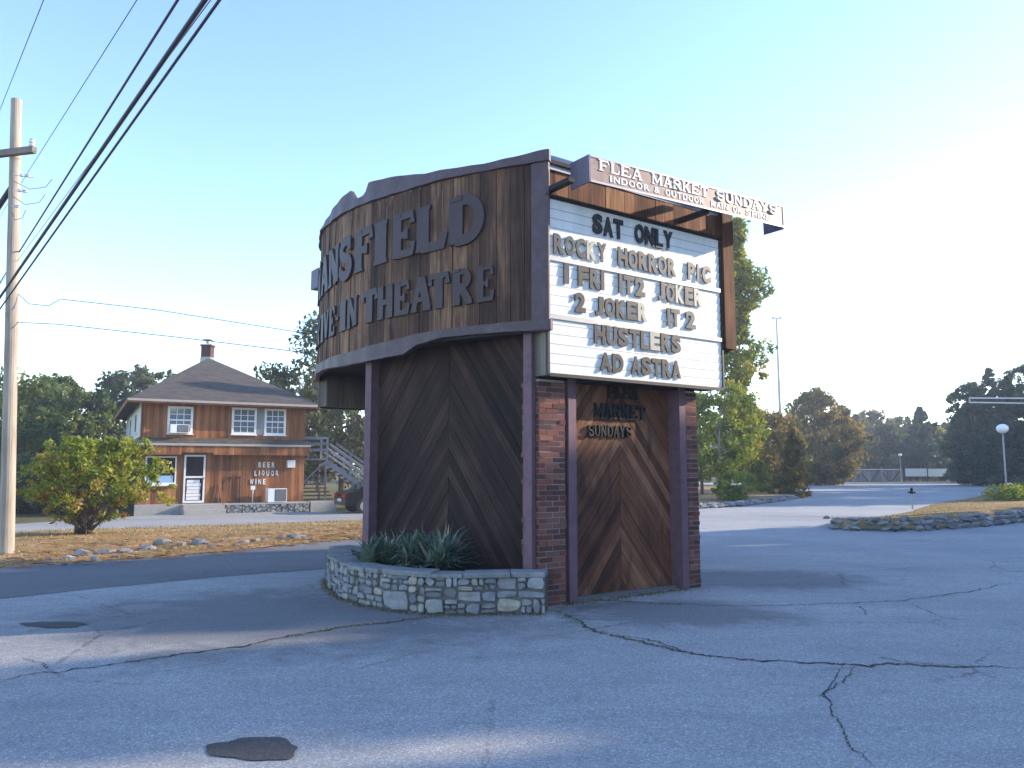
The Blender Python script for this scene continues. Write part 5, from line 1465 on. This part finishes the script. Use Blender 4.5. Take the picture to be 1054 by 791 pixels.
for i, u in enumerate((400,430,462,495,530,565,600,635,668)):       # the wood carries on behind the marquee
    x, y = AX(u, 105+9*(i % 3))
    if hid is None: hid = tree('woodland_tree', 'green tree of the wood that carries on behind the marquee', x, y, 9.5, 10.5, 'dome', .2, 'green', n=120, per=50, size=.30, crad=.95, tr=.2, seed=150, limbs=2, group='wood behind the marquee', squash=1)
    else:
        o = copy_tree(hid); o.location = (x, y, g(x, y)-.03); o.rotation_euler = (0,0,i*1.3); sc = .9+.07*(i % 4); o.scale = (sc, sc, sc)
x, y, H = placed(950, 100, 420)
tree('spruce_tree', 'dark pointed spruce standing behind the white barrier', x, y, H, 8.5, 'cone', .2, 'blue', n=420, per=60, size=.16, crad=.42, tr=.2, seed=80, limbs=4)
x, y, H = placed(918, 97, 468)
tree('round_bush', 'small pale bush behind the wooden fence near the distant globe lamp', x, y, H, 2.2, 'dome', .1, 'olive', n=40, per=60, size=.12, crad=.35, tr=.04, seed=81, cat='bush')
x, y, H = placed(880, 98, 462)
tree('round_bush', 'dark thicket behind the left half of the wooden fence', x, y, H, 7, 'dome', .1, 'dark', n=90, per=60, size=.18, crad=.6, tr=.06, seed=82, cat='bush')
# dark pines, right
PW = 'dark pines at the right edge of the lot'
pines = [(1000,84,418,5),(1004,72,396,5.5),(1024,74,380,6),(1043,68,388,5.5),(1062,72,378,7),(1090,68,370,8),(1125,72,372,8),(996,104,430,6),(1014,88,408,6),(1165,66,372,8),(1210,64,372,8),(1260,60,372,8)]
pd = ['leftmost low pine of the dark wood, beside the white barrier','ragged pine under the left end of the steel beams','tall feathery pine left of the globe lamp','tall pine directly behind the globe lamp','broad pine at the right edge of the picture']
for i, (u, Y, v, W) in enumerate(pines):
    x, y = AX(u, Y)
    lab = pd[i] if i < 5 else ['dark pine standing behind the low leftmost pine','dark pine filling the gap behind the ragged one'][i-7] if i in (7,8) else 'dark pine of the wood out beyond the right edge of the picture'
    tree('pine_tree', lab, x, y, tall(v, Y), W*1.1, ('cone','dome','pine')[i % 3], .2, 'blue', n=300, per=62, size=.13, crad=.42, tr=.2, seed=90+i, limbs=6, group=PW, squash=.8)

# ------------------------------------------------------------------ fence, barrier, lamps, mast
Yf = 90; fa = AX(862, Yf); fb_ = AX(927.5, 93)
fence = thing('wooden_fence', 'weathered grey wooden gate-like fence with diagonal braces at the far end of the lot', 'fence', loc=(fa[0], fa[1], 0))
fv = Vector((fb_[0]-fa[0], fb_[1]-fa[1], 0)); fl = fv.length; fv.normalize(); fn_ = Vector((fv.y, -fv.x, 0))
O0 = Vector((0,0,0))
m = MB(); x_ = 0
while x_ < fl: m.box(O0, fv, fn_, Z3, x_, x_+.17, -.02, random.uniform(0,.01), .05, 1.25+random.uniform(-.03,.03)); x_ += .18
m.build('boards', M['grey_paint_wood'], fence)
for k in range(4):
    x0_ = fl*k/3; m = MB(); m.box(O0, fv, fn_, Z3, min(x0_, fl-.12), min(x0_, fl-.12)+.14, .02, .16, 0, 1.65); m.build('post', M['grey_paint_wood'], fence)
for z_ in (1.38,): m = MB(); m.box(O0, fv, fn_, Z3, 0, fl, .03, .1, z_, z_+.09); m.build('top_rail', M['whitepaint'], fence)
for k in range(6):
    x0_ = fl*(k+.1)/6; sg = 1 if k % 2 else -1; a = Vector(O0+fv*(x0_+(.0 if sg > 0 else 1.0))+fn_*.04+Z3*.1); b = Vector(O0+fv*(x0_+(1.0 if sg > 0 else 0))+fn_*.04+Z3*1.2)
    m = MB(); m.tube([a, b], .06, 4); m.build('brace', M['soffit'], fence)
ba, bb = AX(929, 92), AX(980, 94)
bar = thing('white_barrier', 'long white screen panel between dark posts beside the wooden fence', 'barrier', loc=(ba[0], ba[1], 0))
bv = Vector((bb[0]-ba[0], bb[1]-ba[1], 0)); bl = bv.length; bv.normalize(); bn = Vector((bv.y,-bv.x,0))
for a_, b_, zz in ((0.05,.48,.62),(.5,.98,.60)):
    m = MB(); m.box(O0, bv, bn, Z3, bl*a_, bl*b_, -.02, .02, zz, zz+.92); m.build('panel', M['whitepaint'], bar)
for t_ in (0.02,.49,1): m = MB(); m.box(O0, bv, bn, Z3, bl*t_-.06, bl*t_+.06, -.06, .06, 0, 1.75); m.build('post', M['black'], bar)
def globe_lamp(u, vb, vt, Y, r, label):
    x, y = AX(u, Y); zt = tall(vt, Y); o = thing('globe_lamp_post', label, 'lamp post', 'globe lamps round the lot', (x, y, 0))
    m = MB(); m.lathe((0,0,0), [(.10,0),(.10,.12),(.045,.16),(.04,zt-r*1.1),(.08,zt-r),(.0,zt-r*.98)], 12); m.build('post', M['steel'], o)
    m = MB(); m.lathe((0,0,zt), [(r*sin(a),-r*cos(a)*.85) for a in [pi*i/12 for i in range(13)]], 20); m.build('globe', M['globe'], o, smooth=True)
    return o
globe_lamp(1034.5, 503, 441.5, 42, .3, 'near globe lamp post with frosted white globe standing in the low green bush')
globe_lamp(927, 496, 468.5, 91, .2, 'distant small globe lamp behind the wooden fence')
# slim post with cross cap on the island
x, y = G(939.5, 527, .15); sp = thing('marker_post', 'short rusty marker post with a cross-shaped cap at the tip of the grass island', 'post', loc=(x, y, .24))
m = MB(); m.tube([(0,0,0),(0,0,.62)], .03, 8); m.build('shaft', M['steel'], sp); m = MB(); m.tube([(-.12,0,.55),(.12,0,.55)], .028, 8); m.tube([(0,0,.5),(0,0,.70)], .045, 8); m.build('cap', M['soffit'], sp)
# tall floodlight mast
x, y = AX(805, 88); H = tall(328, 88); ms = thing('floodlight_mast', 'very tall thin floodlight mast with a short crossbar on top', 'light mast', loc=(x, y, 0))
m = MB(); m.tube([(0,0,-.1),(0,0,H)], [.22,.11], 10); m.build('shaft', M['steel'], ms)
m = MB(); m.box((0,0,H), (1,0,0), (0,1,0), Z3, -.5, .5, -.06, .06, -.05, .05); m.build('crossbar', M['steel'], ms)
for q in (-.42,.42): m = MB(); m.b(q-.1,q+.1,-.12,.12,H-.02,H+.16); m.build('floodlight', M['steel'], ms)
# steel beams reaching in from the right
Yb = 30; a1 = Vector(AT(998, Yb, 410)); b1 = Vector(AT(1140, Yb-1, 410.5)); a2_ = Vector(AT(998, Yb, 414.5)); b2_ = Vector(AT(1140, Yb-1, 416.5))
bm_ = thing('clearance_barrier', 'pair of pale horizontal steel beams reaching in from the right edge', 'barrier', loc=(b1.x, b1.y, 0))
off_ = -bm_.location
for a, b in ((a1,b1),(a2_,b2_)): m = MB(); m.tube([a+off_, b+off_], .024, 8); m.build('beam', M['whitepaint'], bm_)
m = MB(); m.tube([a1+off_+Z3*.03, a2_+off_-Z3*.03], .03, 8); m.build('end_strut', M['steel'], bm_)
m = MB(); m.tube([(b1+off_).lerp(Vector((b1.x,b1.y,0))+off_, k) if 0 else Vector((0,0,b1.z*(1-k)+.1)) for k in (0,.5,1)], .09, 10); m.build('mast', M['steel'], bm_)

m = MB()
for i in range(420):
    if i < 220: q = plp(random.uniform(0, PLL*.8), 0, .06+abs(random.gauss(0,.35))); x, y = q.x, q.y
    elif i < 320: q = side(random.uniform(-.2,2.6), 0, .03+abs(random.gauss(0,.3))); x, y = q.x, q.y
    else: x, y = random.uniform(-9,9), random.uniform(4.5,16)
    a = random.uniform(0, 6.28); sz = random.uniform(.008,.022)
    m.face([Vector((x+cos(a+j*pi/2)*sz, y+sin(a+j*pi/2)*sz*.6, .008+random.uniform(0,.008))) for j in range(4)], r=random.random())
o = m.build('lot_litter', L['litter']); tag(o, 'small dry leaves scattered over the paved lot near the marquee', 'leaves', kind='stuff')
# haze: one closed box of thin even air
m = MB(); m.b(-360, 360, -110, 710, -2, 27, .5)
hm = bpy.data.materials.new('haze'); hm.use_nodes = True; hm.node_tree.nodes.clear()
pv = hm.node_tree.nodes.new('ShaderNodeVolumePrincipled'); ho = hm.node_tree.nodes.new('ShaderNodeOutputMaterial')
pv.inputs['Color'].default_value = (.88,.93,1,1); pv.inputs['Density'].default_value = .0012; pv.inputs['Anisotropy'].default_value = .2
hm.node_tree.links.new(pv.outputs[0], ho.inputs['Volume'])
hz = m.build('haze', hm); hz['kind'] = 'stuff'; hz['label'] = 'thin pale haze softening the distant trees'
# ------------------------------------------------------------------ trees off to the right that shade the lot (as in the photograph)
SH = 'row of trees beyond the right side of the lot'
proto = {}
rr = random.Random(33)
row_ = []
yy = -30
while yy < 30.5:
    if yy < 16: H = 13.9+rr.uniform(-.5,.5)
    elif yy < 21.3: H = 12.5
    elif yy < 24: H = 14.2
    elif yy < 31: H = 14.4-(yy-24)*1.55
    else: H = 4
    row_.append((32+rr.uniform(-1.2,1.2), yy, H)); yy += 2.7
protos = []
for k in range(3):
    o = tree('shade_tree', 'dense broadleaf tree in the row beyond the right side of the lot', 0, 0, 10, 5.4, 'dome', .4, 'dark', n=150, per=55, size=.27, crad=.7, tr=.2, seed=200+k, limbs=5, group=SH, squash=1, zb=0)
    protos.append(o)
row_ += [(38,43,13), (43,47,14), (44,52,14), (50,57,15), (55,50,14), (56,63,15), (62,58,15)]
for i, (x, y, H) in enumerate(row_):
    o = protos[i] if i < 3 else copy_tree(protos[i % 3])
    o.location = (x, y, -.03); o.scale = (1, 1, H/10.0); o.rotation_euler = (0,0,rr.uniform(0,6.28))
